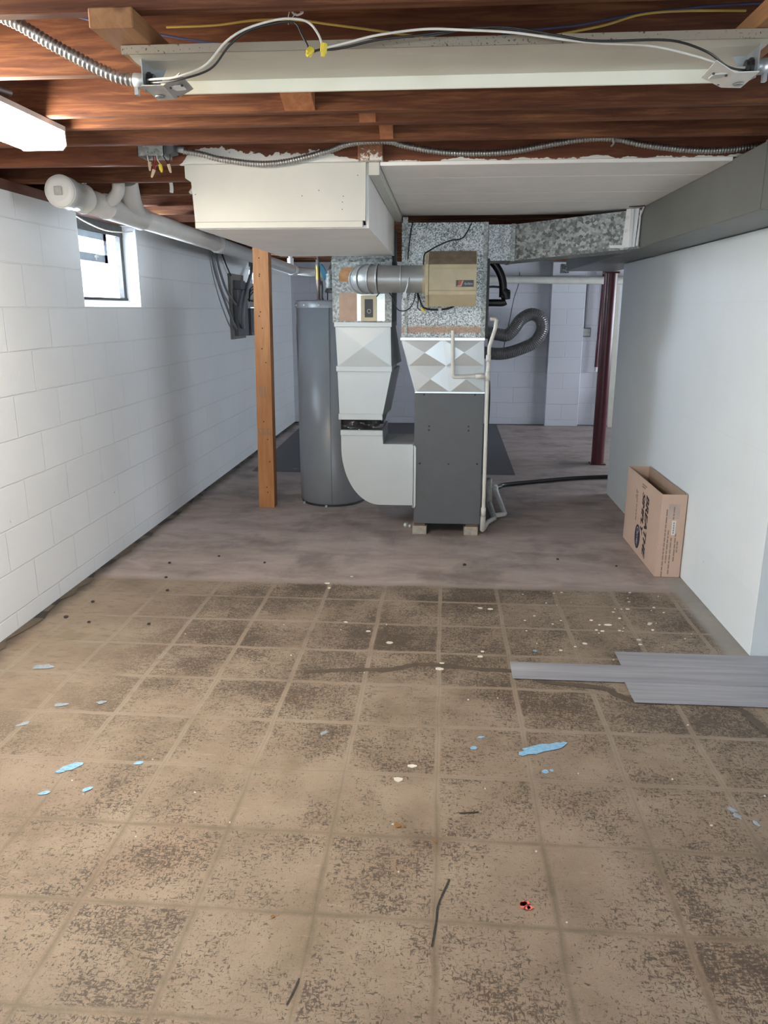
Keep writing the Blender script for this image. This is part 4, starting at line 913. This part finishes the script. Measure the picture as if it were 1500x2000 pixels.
mb = MB(); mb.hexa([(-.178,4.926,.956),(.268,4.926,.956),(.268,5.60,.956),(-.178,5.60,.956),(-.272,4.926,1.292),(.254,4.926,1.292),(.254,5.60,1.292),(-.272,5.60,1.292)]); mb.build('transition_body', M['sheet'], tr)
mb = MB(); mb.box(-.277,.260,4.913,5.61,1.286,1.306,b=.002); mb.build('top_flange', M['sheet_bright'], tr)
mb = MB(); mb.box(-.18,.27,4.912,4.93,.955,.964); mb.build('bottom_flange', M['sheet_bright'], tr)
# galvanised plenum
pn = empty('duct_plenum', (0,5.2,1.305), 'tall galvanised plenum box with mottled spangle behind the beige humidifier', 'duct')
mb = MB(); mb.box(-.270,.250,4.93,5.60,1.3065,1.990); o = mb.build('plenum_box', M['plenum'], pn)
mb = MB(); mb.box(.232,.258,4.922,4.95,1.305,1.992); mb.box(-.252,-.243,4.925,4.935,1.305,1.99); mb.split('corner_seam', M['galv_dull'], pn)
mb = MB(); mb.box(-.262,-.232,4.90,4.93,1.93,2.02); mb.box(-.25,-.232,4.914,4.93,1.306,1.93); mb.split('hanger_strap', M['galv_dull'], pn)
mb = MB(); mb.box(.2585,.276,4.94,5.5,1.31,1.78); mb.build('side_gasket', M['black_metal'], pn)
# cables on the plenum face
wire('black_cable', [(-.20,4.915,2.02),(-.212,4.915,1.95),(-.225,4.915,1.86),(-.232,4.915,1.78)], .004, M['wire_k'], 'black cable running down the left edge of the galvanised plenum', 'cable')
wire('black_cable', [(.155,4.915,1.985),(.12,4.915,1.92),(.09,4.915,1.893),(.03,4.915,1.885),(-.04,4.915,1.858),(-.10,4.90,1.826),(-.127,4.85,1.80),(-.132,4.80,1.74)], .004, M['wire_k'], 'black cable crossing the plenum above the beige humidifier', 'cable')
# beige humidifier
hu = empty('humidifier', (0.035,4.8,1.49), 'beige box humidifier with chamfered cover fixed to the plenum', 'humidifier')
hx0, hx1 = -.096, .190
mb = MB(); mb.box(hx0,hx1,4.80,4.93,1.495,1.812); mb.build('back_case', M['beige'], hu)
mb = MB(); mb.add([(hx0,4.715,1.735),(hx1-.006,4.715,1.735),(hx1-.006,4.80,1.815),(hx0,4.80,1.815),(hx0,4.81,1.735),(hx1-.006,4.81,1.735),(hx1-.006,4.81,1.815),(hx0,4.81,1.815)], [(0,1,2,3),(4,7,6,5),(0,4,5,1),(3,2,6,7),(0,3,7,4),(1,5,6,2)]); mb.build('sloped_top', M['beige_brown'], hu)
mb = MB(); mb.prism([(hx0,4.80,1.735),(hx0,4.713,1.735),(hx0,4.710,1.716),(hx0,4.716,1.708),(hx0,4.716,1.590),(hx0,4.710,1.582),(hx0,4.713,1.562),(hx0,4.775,1.495),(hx0,4.80,1.495)], (hx1-hx0-.004,0,0)); cov = mb.build('front_cover', M['beige'], hu)
mb = MB(); mb.prism([(hx0-.022,4.80,1.80),(hx0-.022,4.71,1.735),(hx0-.022,4.706,1.56),(hx0-.022,4.77,1.49),(hx0-.022,4.93,1.49),(hx0-.022,4.93,1.80)], (.019,0,0)); mb.build('end_flange', M['beige'], hu)
mb = MB(); mb.lathe([(.085,-.04),(.085,.0)], (hx0-.0,4.805,1.652), 32, axis='X'); mb.build('pipe_collar', M['beige'], hu)
mb = MB(); mb.box(.066,.170,4.7125,4.716,1.607,1.645); pt_ = mb.build('name_plate', M['label_k'], hu)
mb = MB(); mb.add([(.079,4.7118,1.643),(.103,4.7118,1.643),(.092,4.7118,1.616),(.078,4.7118,1.612)], [(0,1,2,3)]); mb.build('red_stripe', M['label_r'], pt_)
mb = MB(); mb.add([(.103,4.7115,1.643),(.110,4.7115,1.643),(.098,4.7115,1.609),(.068,4.7115,1.6085),(.078,4.7115,1.615),(.092,4.7115,1.616)], [(0,1,2,3,4,5)]); mb.build('pale_stripe', M['label_o'], pt_)
text_mesh('lettering', 'Aprilaire', .020, (.112,4.7122,1.619), (1,0,0), (0,0,1), M['silver_ink'], pt_, shear=.3, width=.052)
mb = MB()
mb.lathe([(.010,-.004),(.010,.004)], (-.028,4.80,1.477), 14, axis='Y'); mb.lathe([(.006,-.005),(.006,.0)], (-.028,4.80,1.477), 12, axis='Y'); vv = mb.build('solenoid_knob', M['silver_ink'], hu)
mb = MB(); mb.tube(cr([(.06,4.83,1.497),(.03,4.82,1.485),(-.01,4.815,1.477),(-.05,4.815,1.475),(-.10,4.81,1.478),(-.135,4.81,1.495),(-.15,4.82,1.53),(-.165,4.84,1.57)]), .006, 8); mb.build('water_tube', M['black'], hu)
wire('low_voltage_wire', [(-.43,4.955,1.555),(-.40,4.93,1.585),(-.36,4.91,1.588),(-.32,4.90,1.54),(-.295,4.90,1.48),(-.26,4.90,1.468),(-.22,4.90,1.482),(-.19,4.90,1.53),(-.178,4.90,1.585),(-.165,4.90,1.535),(-.168,4.90,1.49),(-.15,4.89,1.47)], .0032, M['wire_k'], 'thin wire looping from the black dial control to the humidifier', 'wire')
wirenut((-.140,4.88,1.482), (.6,-.2,-.6), .028, M['yellow'], 'yellow wire nut dangling under the beige humidifier', r=.008)
# round bypass pipe
bp = empty('bypass_pipe', (-0.3,4.81,1.56), 'round metal bypass pipe joining the beige humidifier to duct', 'pipe')
mb = MB(); mb.tube([(-.125,4.80,1.654),(-.405,4.80,1.656)], .080, 36); mb.build('pipe_section', M['pipe_metal'], bp)
path = [(-.405,4.80,1.656),(-.445,4.805,1.656),(-.482,4.825,1.656),(-.508,4.86,1.656),(-.52,4.90,1.656),(-.522,4.97,1.656)]
mb = MB(); mb.tube(path, .083, 36); mb.build('gored_elbow', M['pipe_metal'], bp)
mb = MB()
for i, a in ((0,0),(1,0),(2,0),(3,0)): 
    p = Vector(path[i]); d = (Vector(path[i+1])-Vector(path[max(0,i-1)])).normalized(); mb.tube([p-d*.004, p+d*.004], .0885, 36)
mb.tube([(-.27,4.80,1.6555),(-.262,4.80,1.6555)], .0812, 36); mb.split('seam_bead', M['pipe_metal'], bp)
mb = MB(); mb.tube([(-.215,4.71,1.66),(-.222,4.705,1.61),(-.235,4.71,1.575)], .006, 8); mb.box(-.25,-.228,4.71,4.74,1.545,1.575); mb.build('damper_handle', M['zinc'], bp)

# ------------------------------------------------------------------ supply drop duct and elbow
sd = empty('duct_drop', (-0.52,5.2,0.18), 'silver sheet metal duct drop with curved elbow left of the furnace', 'duct')
DY0, DY1 = 4.972, 5.50
mb = MB(); mb.box(-.715,-.335,DY0,DY1,1.395,1.985); mb.build('upper_box', M['galv_dull'], sd)
mb = MB(); mb.box(-.718,-.332,DY0-.003,DY1,1.765,1.790); mb.build('upper_seam', M['galv_dark'], sd)
mb = MB(); mb.box(-.706,-.334,DY0-.008,DY1,1.368,1.398,b=.002); mb.build('upper_flange', M['sheet'], sd)
mb = MB(); mb.hexa([(-.688,DY0+.002,1.118),(-.336,DY0+.002,1.118),(-.30,DY1+.02,1.118),(-.688,DY1,1.118),(-.700,DY0+.002,1.37),(-.342,DY0+.002,1.37),(-.342,DY1,1.37),(-.700,DY1,1.37)])
cross_panel(mb, (-.682,1.122), (-.343,1.122), (-.690,1.368), (-.348,1.368), 1, 1, .012, DY0-.001); mb.build('creased_section', M['sheet'], sd)
mb = MB(); mb.box(-.697,-.332,DY0-.008,DY1+.01,1.085,1.120,b=.002); mb.build('middle_flange', M['sheet'], sd)
mb = MB(); mb.hexa([(-.680,DY0+.002,.78),(-.398,DY0+.002,.78),(-.37,DY1-.05,.78),(-.680,DY1-.05,.78),(-.690,DY0+.002,1.088),(-.336,DY0+.002,1.088),(-.31,DY1,1.088),(-.690,DY1,1.088)]); mb.build('tapered_section', M['sheet'], sd)
mb = MB(); mb.box(-.686,-.394,DY0-.007,DY1-.05,.770,.810,b=.002); mb.build('lower_flange', M['sheet'], sd)
mb = MB(); NU, NV = 22, 7; rr = random.Random(5)
def foldp(u, v):
    x = -.672+.268*u; z = .697+.078*v
    d = .012+.022*math.sin(v*PI)+.012*math.sin(9*u+5*v)*math.sin(v*PI)+.008*math.sin(23*u-6*v+1)*math.sin(v*PI)
    return (x, DY0+d, z)
vs = [foldp(a/NU, b/NV) for b in range(NV+1) for a in range(NU+1)]; W1 = NU+1
mb.add(vs, [(b*W1+a, b*W1+a+1, (b+1)*W1+a+1, (b+1)*W1+a) for b in range(NV) for a in range(NU)], 0, True)
def folds(u, v):
    return (-.404+.020*v-.016*math.sin(v*PI)+.008*math.sin(12*u+4*v)*math.sin(v*PI), DY0+.012+.42*u, .697+.078*v)
vs = [folds(a/NU, b/NV) for b in range(NV+1) for a in range(NU+1)]
mb.add(vs, [(b*W1+a, b*W1+a+1, (b+1)*W1+a+1, (b+1)*W1+a) for b in range(NV) for a in range(NU)], 0, True)
mb.add([(-.672,DY0+.012,.697),(-.672,DY0+.012,.775),(-.672,DY0+.43,.775),(-.672,DY0+.43,.697)], [(0,1,2,3)])
mb.build('flexible_collar', M['foil'], sd)
arc = [(-.184,.190)] + [(-.415 - .257*math.sin(a), .585 - .395*math.cos(a)) for a in [k*PI/2/18 for k in range(19)]] + [(-.672,.70),(-.397,.70),(-.390,.609),(-.184,.609)]
mb = MB(); mb.prism([(x,DY0,z) for x, z in arc], (0,.45,0)); el = mb.build('curved_elbow', M['sheet'], sd)
mb = MB(); mb.box(-.675,-.392,DY0-.006,DY1-.06,.665,.698,b=.002); mb.build('elbow_collar', M['sheet'], el)
mb = MB(); mb.prism([(-.186,4.905,.190),(-.186,4.905,.612),(-.176,4.905,.612),(-.168,4.905,.598),(-.168,4.905,.205),(-.176,4.905,.190)], (0,.008,0)); mb.box(-.19,-.182,4.905,DY0+.45,.19,.612); mb.build('furnace_flange', M['sheet_bright'], el)
# control + papers on the drop
hc = empty('humidistat', (-0.478,4.96,1.405), 'black dial humidity control in a brass coloured frame on the duct drop', 'control')
mb = MB(); mb.box(-.557,-.378,4.9685,4.9715,1.405,1.573); mb.build('foil_patch', M['foil_tape'], hc)
mb = MB()
for a,b,c_,d in ((-.530,-.430,1.540,1.562),(-.530,-.430,1.405,1.428),(-.530,-.506,1.428,1.540),(-.452,-.430,1.428,1.540)): mb.box(a,b,4.950,4.969,c_,d)
mb.build('control_frame', M['beige'], hc)
mb = MB(); mb.box(-.506,-.452,4.955,4.969,1.428,1.540); mb.build('dial_plate', M['label_k'], hc)
mb = MB(); mb.lathe([(.013,-.004),(.013,.0)], (-.478,4.955,1.466), 20, axis='Y'); kn = mb.build('dial_ring', M['silver_ink'], hc)
mb = MB(); mb.lathe([(.0095,-.012),(.0095,.0)], (-.478,4.955,1.466), 18, axis='Y'); mb.build('knob', M['label_k'], kn)
for nm, poly, m, lab in (('paper_patch', [(-.672,1.405),(-.560,1.403),(-.557,1.50),(-.562,1.575),(-.600,1.580),(-.672,1.578)], 'paper2', 'pale brown paper patch stuck on duct drop left of the dial control'),
                     ('paper_patch', [(-.670,1.648),(-.62,1.645),(-.585,1.655),(-.570,1.68),(-.575,1.73),(-.62,1.735),(-.64,1.725),(-.655,1.728),(-.66,1.705),(-.672,1.70)], 'paper', 'torn orange brown paper scrap on duct drop behind the round pipe elbow')):
    mb = MB(); mb.prism([(x,4.970,z) for x, z in poly], (0,.0015,0)); tag(mb.build(nm, M[m]), lab, 'paper')
mb = MB(); mb.lathe([(.012,0),(.020,.012),(.014,.03)], (-.24,5.10,.0), 8, smooth=False); mb.lathe([(.01,0),(.014,.01),(.008,.022)], (-.21,5.09,.0), 8, smooth=False)
tag(mb.build('foil_scrap', M['foil_tape']), 'crumpled shiny foil scrap on the floor left of the furnace', 'debris')

# ------------------------------------------------------------------ diagonal branch duct and trunk
bd = empty('branch_duct', (0.68,5.0,1.77), 'galvanised branch duct running from the plenum to the grey trunk', 'duct')
mb = MB(); mb.hexa([(.262,4.95,1.768),(.405,4.95,1.768),(.405,5.35,1.768),(.262,5.35,1.768),(.262,4.95,1.978),(.405,4.95,1.978),(.405,5.35,1.978),(.262,5.35,1.978)]); mb.build('straight_collar', M['galv'], bd)
mb = MB(); mb.box(.398,.425,4.942,5.36,1.764,1.982,b=.002); mb.build('drive_cleat', M['galv_dull'], bd)
mb = MB(); mb.hexa([(.42,4.95,1.768),(1.112,4.70,1.818),(1.112,5.10,1.818),(.42,5.35,1.768),(.42,4.95,1.978),(1.112,4.70,2.030),(1.112,5.10,2.030),(.42,5.35,1.978)]); mb.build('diagonal_run', M['galv_dark'], bd)
mb = MB(); mb.hexa([(1.018,4.722,1.822),(1.085,4.698,1.826),(1.085,4.702,1.826),(1.018,4.726,1.822),(1.030,4.722,2.032),(1.095,4.698,2.034),(1.095,4.702,2.034),(1.030,4.726,2.032)])
mb.box(1.052,1.064,4.688,4.706,1.826,2.03); mb.box(.945,1.03,4.71,4.745,1.820,1.836); cb = mb.build('white_bracket', M['white_paint'], bd)
mb = MB()
for z in (1.915,1.985): mb.lathe([(.010,-.006),(.010,0)], (1.036,4.716,z), 10, axis='Y')
mb.split('rivet', M['sticker'], cb)
tk = empty('trunk_duct', (1.36,5.0,1.818), 'long grey painted trunk duct along the top of right partition wall', 'duct')
mb = MB(); mb.box(1.110,1.565,2.55,7.42,1.818,2.044,b=.003); mb.build('trunk_body', M['trunk'], tk)
mb = MB(); mb.box(1.106,1.566,2.955,2.97,1.816,2.046); mb.box(1.106,1.566,5.40,5.415,1.8155,2.046); mb.split('joint_seam', M['trunk'], tk)
mb = MB(); mb.box(1.06,1.13,7.35,7.43,1.80,1.88); mb.build('end_box', M['galv_dark'], tk)
wire('hanger_wire', [(1.098,4.60,2.035),(1.099,4.66,2.0),(1.10,4.69,1.985)], .004, M['white_paint'], 'white hanger wire reaching from ceiling board to the branch duct corner', 'wire')
mb = MB(); mb.tube([(1.102,4.685,2.02),(1.10,4.685,1.93),(1.095,4.685,1.83)], [.005,.006,.009], 8); tag(mb.build('hanger_strap', M['white_paint']), 'white painted strap hanging on the trunk corner beside the branch duct', 'strap')
wire('staple_wire', [(1.02,4.62,2.033),(1.06,4.60,2.031),(1.098,4.58,2.033)], .004, M['black_metal'], 'small dark nail bent against the ceiling board by the trunk', 'nail')

# ------------------------------------------------------------------ refrigerant lines right of the plenum
rl = empty('refrigerant_line', (0.36,5.3,1.5), 'thick black insulated line bending beside the plenum', 'pipe')
mb = MB(); mb.tube(cr([(.285,5.30,1.80),(.318,5.30,1.775),(.358,5.30,1.721),(.382,5.30,1.66),(.388,5.30,1.60),(.388,5.30,1.555)]), .026, 14); mb.build('insulated_riser', M['black'], rl)
mb = MB(); mb.tube(cr([(.262,5.30,1.520),(.33,5.30,1.520),(.385,5.30,1.520),(.408,5.30,1.530)]), .024, 14); mb.build('insulated_branch', M['black'], rl)
mb = MB(); mb.tube([(.385,5.30,1.60),(.405,5.30,1.575),(.41,5.30,1.54)], [.03,.036,.028], 12); mb.box(.40,.436,5.28,5.32,1.55,1.605,b=.008); mb.build('valve_lump', M['black'], rl)
mb = MB(); mb.tube(cr([(.262,5.30,1.618),(.32,5.30,1.624),(.39,5.30,1.618)]), .007, 8); mb.build('thin_line', M['black'], rl)
wire('black_cable', [(.285,4.93,1.30),(.290,4.95,1.10),(.30,4.97,.95),(.302,5.0,.80),(.296,5.05,.60),(.290,5.1,.45),(.29,5.12,.2),(.295,5.13,.01)], .008, M['black'], 'black cable hanging down the right side of the furnace', 'cable')

# ------------------------------------------------------------------ condensate drain pipes
cd = empty('condensate_pipe', (0.16,4.87,0.1), 'cream plastic condensate drain pipe in front of the furnace right edge', 'pipe')
R_ = .0118
mb = MB(); mb.tube([(.055,4.872,1.350),(.0605,4.872,1.075),(.064,4.872,1.066),(.072,4.872,1.062),(.285,4.872,1.069)], R_, 14); mb.build('vent_leg', M['pvc_old'], cd)
mb = MB(); mb.tube([(.283,4.872,1.42),(.315,4.872,1.42),(.322,4.872,1.412),(.318,4.872,1.365),(.285,4.872,1.25),(.281,4.872,1.07),(.284,4.872,.17)], R_, 14); mb.build('main_leg', M['pvc_old'], cd)
mb = MB()
for a, b in (((.205,4.872,1.066),(.262,4.872,1.068)),((.281,4.872,1.04),(.281,4.872,1.10)),((.281,4.872,1.16),(.282,4.872,1.20)),((.284,4.872,.15),(.284,4.872,.21))): mb.tube([a,b], R_*1.35, 14)
mb.split('pipe_fitting', M['pvc'], cd)
fd = empty('floor_drain_pipe', (0.38,5.6,0.0), 'dirty plastic drain pipes lying on the floor right of the furnace', 'pipe')
mb = MB(); mb.tube([(.284,4.872,.15),(.284,4.90,.05),(.30,5.0,.035),(.33,5.15,.032),(.385,5.26,.032)], .017, 12); mb.build('outlet_elbow', M['pvc'], fd)
mb = MB(); mb.tube([(.385,5.27,.032),(.378,5.50,.035),(.372,5.67,.04)], .021, 12); mb.tube([(.372,5.66,.04),(.372,5.75,.18),(.372,5.78,.20)], [.022,.022,.024], 12); mb.split('clean_out_leg', M['pvc_dirty'], fd)
mb = MB(); mb.tube([(.39,5.34,.03),(.465,5.39,.03),(.472,5.41,.03)], .018, 12); mb.tube([(.470,5.40,.03),(.455,6.18,.03)], .018, 12); mb.tube([(.455,6.15,.03),(.455,6.24,.035)], .024, 12); mb.split('floor_leg', M['pvc'], fd)
mb = MB(); mb.tube(cr([(.456,6.22,.033),(.50,6.30,.026),(.543,6.392,.022),(.845,6.557,.020),(1.179,6.709,.020),(1.498,6.80,.020),(1.9,6.86,.020)]), .018, 12)
tag(mb.build('black_hose', M['black']), 'black hose lying across the floor from the drain pipes to the right', 'hose')

# ------------------------------------------------------------------ things at the back wall
mb = MB()
HP = [(.30,10.04,1.245),(.36,9.95,1.235),(.48,9.87,1.205),(.565,9.85,1.195),(.694,9.85,1.172),(.79,9.85,1.165),(.87,9.85,1.235),(.96,9.85,1.36),(1.085,9.85,1.42),(1.195,9.85,1.37),(1.225,9.85,1.235),(1.14,9.85,1.085),(.989,9.85,1.005),(.80,9.85,.945),(.64,9.85,.935),(.48,9.88,.955),(.36,9.95,.98),(.30,10.04,.99)]
corrugated(mb, HP, .076, .022, .0022, 18)
tag(mb.build('flexible_duct', M['flex']), 'dark shiny flexible hose looping against the far wall', 'hose')
wire('hanging_wire', [(.93,10.0,1.93),(.925,10.0,1.80),(.87,10.0,1.60),(.83,10.0,1.35),(.79,10.0,1.15),(.77,10.0,1.0)], .005, M['wire_k'], 'thin dark wire hanging down the far wall behind the flexible hose', 'wire')
mb = MB(); mb.cyl((.30,9.93,1.842),(3.2,9.93,1.812),.046,16); tag(mb.build('drain_pipe', M['pvc_old']), 'horizontal cream pipe running along the far wall near the ceiling', 'pipe')
ob = empty('outlet_box', (1.815,10.10,1.14), 'grey electrical outlet box on the far wall right of the pilaster', 'outlet')
mb = MB(); mb.box(1.765,1.872,10.09,10.139,1.14,1.252,b=.006); mb.build('box_body', M['panel_grey'], ob)
mb = MB(); mb.box(1.775,1.862,10.086,10.092,1.15,1.242,b=.004); mb.build('cover_plate', M['pvc_dirty'], ob)
mb = MB(); mb.cyl((1.80,10.12,1.25),(1.80,10.12,1.80),.016,10); mb.build('conduit_drop', M['wire_g'], ob)
ir = empty('iron_drop_pipe', (1.955,9.98,0.72), 'thin dark red pipe hanging beside the red steel column', 'pipe')
mb = MB(); mb.cyl((1.982,10.03,2.284),(1.955,10.03,.765),.022,12); mb.build('pipe_length', M['red_pole'], ir)
mb = MB(); mb.cyl((1.955,10.03,.765),(1.954,10.03,.71),.022,12); mb.build('white_end', M['sticker'], ir)
rc = empty('steel_column', (1.540,7.5,0), 'dark red steel column standing beyond the right partition wall', 'column')
mb = MB(); mb.tube([(1.540,7.5,.008),(1.540,7.5,1.80)], .0605, 28); mb.build('column_tube', M['red_pole'], rc)
mb = MB(); mb.box(1.475,1.605,7.435,7.565,1.80,1.816); mb.build('cap_plate', M['red_pole'], rc)
mb = MB(); mb.box(1.47,1.61,7.43,7.57,0,.010); mb.build('base_plate', M['red_pole'], rc)
mb = MB(); mb.hexa([(2.145,9.98,0),(2.215,9.98,0),(2.215,10.02,0),(2.145,10.02,0),(2.105,10.06,2.0),(2.175,10.06,2.0),(2.175,10.10,2.0),(2.105,10.10,2.0)]); tag(mb.build('cream_plank', M['plank_cream']), 'narrow cream plank leaning upright on far wall behind the red column', 'plank')
mb = MB(); mb.tube(cr([(2.19,9.80,0.0),(2.185,9.80,.25),(2.19,9.80,.33),(2.23,9.80,.42),(2.26,9.80,.45),(2.255,9.80,.49),(2.20,9.80,.52)]), .022, 10); tag(mb.build('pipe_stub', M['wire_g']), 'bent grey pipe rising from the floor behind the red column', 'pipe')

# ------------------------------------------------------------------ carton against the right wall
bx = empty('cardboard_carton', (1.30,4.58,0), 'open topped brown cardboard carton leaning against the right partition wall', 'carton')
cx0, cx1, cy0, cy1, cz = 1.226, 1.364, 4.18, 4.97, 0.485
W = .004
mb = MB(); mb.box(cx0,cx0+W,cy0,cy1,0.002,cz); mb.build('front_side', M['card'], bx)
ends = MB(); ends.box(cx0+W,cx1-W,cy0,cy0+W,0.002,cz)
mb = MB(); mb.box(cx1-W,cx1,cy0,cy1,0.002,cz); mb.box(cx0+W,cx1-W,cy1-W,cy1,0.002,cz); mb.build('rear_side', M['card'], bx)
mb = MB(); mb.box(cx0+W,cx1-W,cy0+W,cy1-W,0.002,0.008); mb.build('bottom_flap', M['card_in'], bx)
mb = MB(); mb.hexa([(cx1-W-.002,cy0+.02,cz-.135),(cx1-W-.002,cy1-.02,cz-.135),(cx1-W-.006,cy1-.02,cz-.135),(cx1-W-.006,cy0+.02,cz-.135),(cx1-W-.002,cy0+.02,cz+.004),(cx1-W-.002,cy1-.02,cz+.004),(cx1-W-.006,cy1-.02,cz+.004),(cx1-W-.006,cy0+.02,cz+.004)]); mb.build('inner_flap', M['card_in'], bx)
mb = MB(); mb.box(cx0-.0006,cx0+.001,cy0-.0006,cy0+.022,cz-.075,cz-.0735); mb.build('slit', M['ink2'], bx)
XN = (0,0,-1); YN = (0,-1,0)
xf = cx0-.0004
text_mesh('lettering', 'BREATHE', .088, (xf,4.482,.405), XN, YN, M['ink'], bx, shear=.25, width=.375, bold=.0045)
text_mesh('lettering', 'SIMPLY', .080, (xf,4.565,.405), XN, YN, M['ink'], bx, shear=.25, width=.255, bold=.0045)
mb = MB()
pts = [(xf-.0003, 4.615+.062*math.sin(a), .112+.076*math.cos(a)) for a in [2*PI*k/32 for k in range(32)]]
mb.quad(pts); ov = mb.build('oval_emblem', M['navy'], bx)
text_mesh('lettering', 'Carrier', .058, (xf-.0006,4.632,.172), XN, YN, M['sticker'], ov, shear=.3, width=.120)
mb = MB()                                      # illegible small print on the front
for y, z0, z1 in ((4.69,.385,.20),(4.715,.39,.34)):
    z = z0
    while z > z1:
        L = random.uniform(.012,.03); mb.box(xf-.0003,xf+.0005,y-.007,y+.007,z-L,z); z -= L+.006
for y0, y1, z in ((4.50,4.60,.455),(4.53,4.60,.44)): mb.box(xf-.0003,xf+.0005,y0,y1,z-.008,z)
mb.build('fine_print', M['ink2'], bx)
mb = ends; yf = cy0-.0005
for x, z0, z1 in ((1.262,.40,.03),(1.279,.28,.09),(1.298,.235,.035),(1.320,.26,.11),(1.334,.215,.15),(1.300,.415,.345)):
    z = z0
    while z > z1:
        L = random.uniform(.012,.04); mb.box(x-.0035,x+.0035,yf-.0003,yf+.0008,z-L,z,1); z -= L+.005
mb.build('end_side', [M['card'], M['ink2']], bx)
mb = MB(); mb.box(1.294,1.316,yf-.0006,yf+.0006,.252,.335); st_ = mb.build('white_sticker', M['sticker'], bx)
mb = MB(); mb.box(1.270,1.332,yf-.0002,yf+.0004,.345,.43); mb.build('clear_tape', M['tape'], bx)
mb = MB()
for k in range(5): mb.box(1.302,1.308,yf-.001,yf,.26+.014*k,.27+.014*k)
mb.build('sticker_print', M['ink2'], bx)

# ------------------------------------------------------------------ vinyl planks
for (x0, x1, y0, y1, lab) in ((.312,2.1,2.868,3.015,'middle grey vinyl plank reaching furthest left on the floor'),
                              (.785,2.2,3.018,3.152,'grey vinyl plank at the back, against the partition corner'),
                              (.765,2.15,2.705,2.865,'grey vinyl plank nearest the viewer on the right')):
    mb = MB(); mb.box(x0,x1,y0,y1,.0034,.0085,b=.0008); tag(mb.build('vinyl_plank', M['vinyl']), lab, 'plank', 'loose vinyl planks')

# ------------------------------------------------------------------ light
w = bpy.data.worlds.new('overcast_sky'); S.world = w; w.use_nodes = True
nt = w.node_tree; bg = nt.nodes['Background']; bg.inputs[0].default_value = (0.80,0.90,1.0,1); bg.inputs[1].default_value = 3.0
def area(name, loc, rot, sx, sy, power, col):
    L = bpy.data.lights.new(name, 'AREA'); L.shape = 'RECTANGLE'; L.size = sx; L.size_y = sy; L.energy = power; L.color = col
    o = bpy.data.objects.new(name, L); COL.objects.link(o); o.location = loc; o.rotation_euler = rot; return o
DAY = (0.80,0.90,1.0)
for i, (y0, y1) in enumerate(((4.215,5.055),(7.95,8.75),(-0.9,0.0))):
    area('daylight_window', (-2.32,(y0+y1)/2,1.78), (0,-PI/2,0), .42, .8, (200,95,360)[i], DAY)
area('daylight_door', (0.2,-3.35,1.15), (PI/2,0,0), 2.8, 1.8, 42, (0.88,0.94,1.0))
area('daylight_side_window', (4.72,0.775,1.33), (0,PI/2,0), 1.2, 0.9, 85, DAY)
area('daylight_far_window', (4.75,8.0,1.42), (0,PI/2,0), 1.0, 2.8, 88, DAY)

# ------------------------------------------------------------------ camera
f_px = 1475.0; H = 1.475
th = math.atan(395/f_px); psi = math.atan(118*math.cos(th)/f_px)
fwv = Vector((-math.sin(psi)*math.cos(th), math.cos(psi)*math.cos(th), -math.sin(th)))
rtv = Vector((math.cos(psi), math.sin(psi), 0)); upv = rtv.cross(fwv)
cam = bpy.data.cameras.new('camera'); co = bpy.data.objects.new('camera', cam); COL.objects.link(co)
cam.sensor_fit = 'VERTICAL'; cam.sensor_height = 36.0; cam.lens = f_px/2000*36.0; cam.clip_start = 0.05
m = Matrix((rtv, upv, -fwv)).transposed().to_4x4(); m.translation = Vector((0,0,H)); co.matrix_world = m
S.camera = co

for o in bpy.data.objects:
    if '_o' in o.keys(): del o['_o']
S.view_settings.view_transform = 'Standard'; S.view_settings.look = 'None'; S.view_settings.gamma = 1.0
S.view_settings.use_curve_mapping = False; S.view_settings.exposure = 0.35
S.cycles.max_bounces = 8; S.cycles.diffuse_bounces = 5
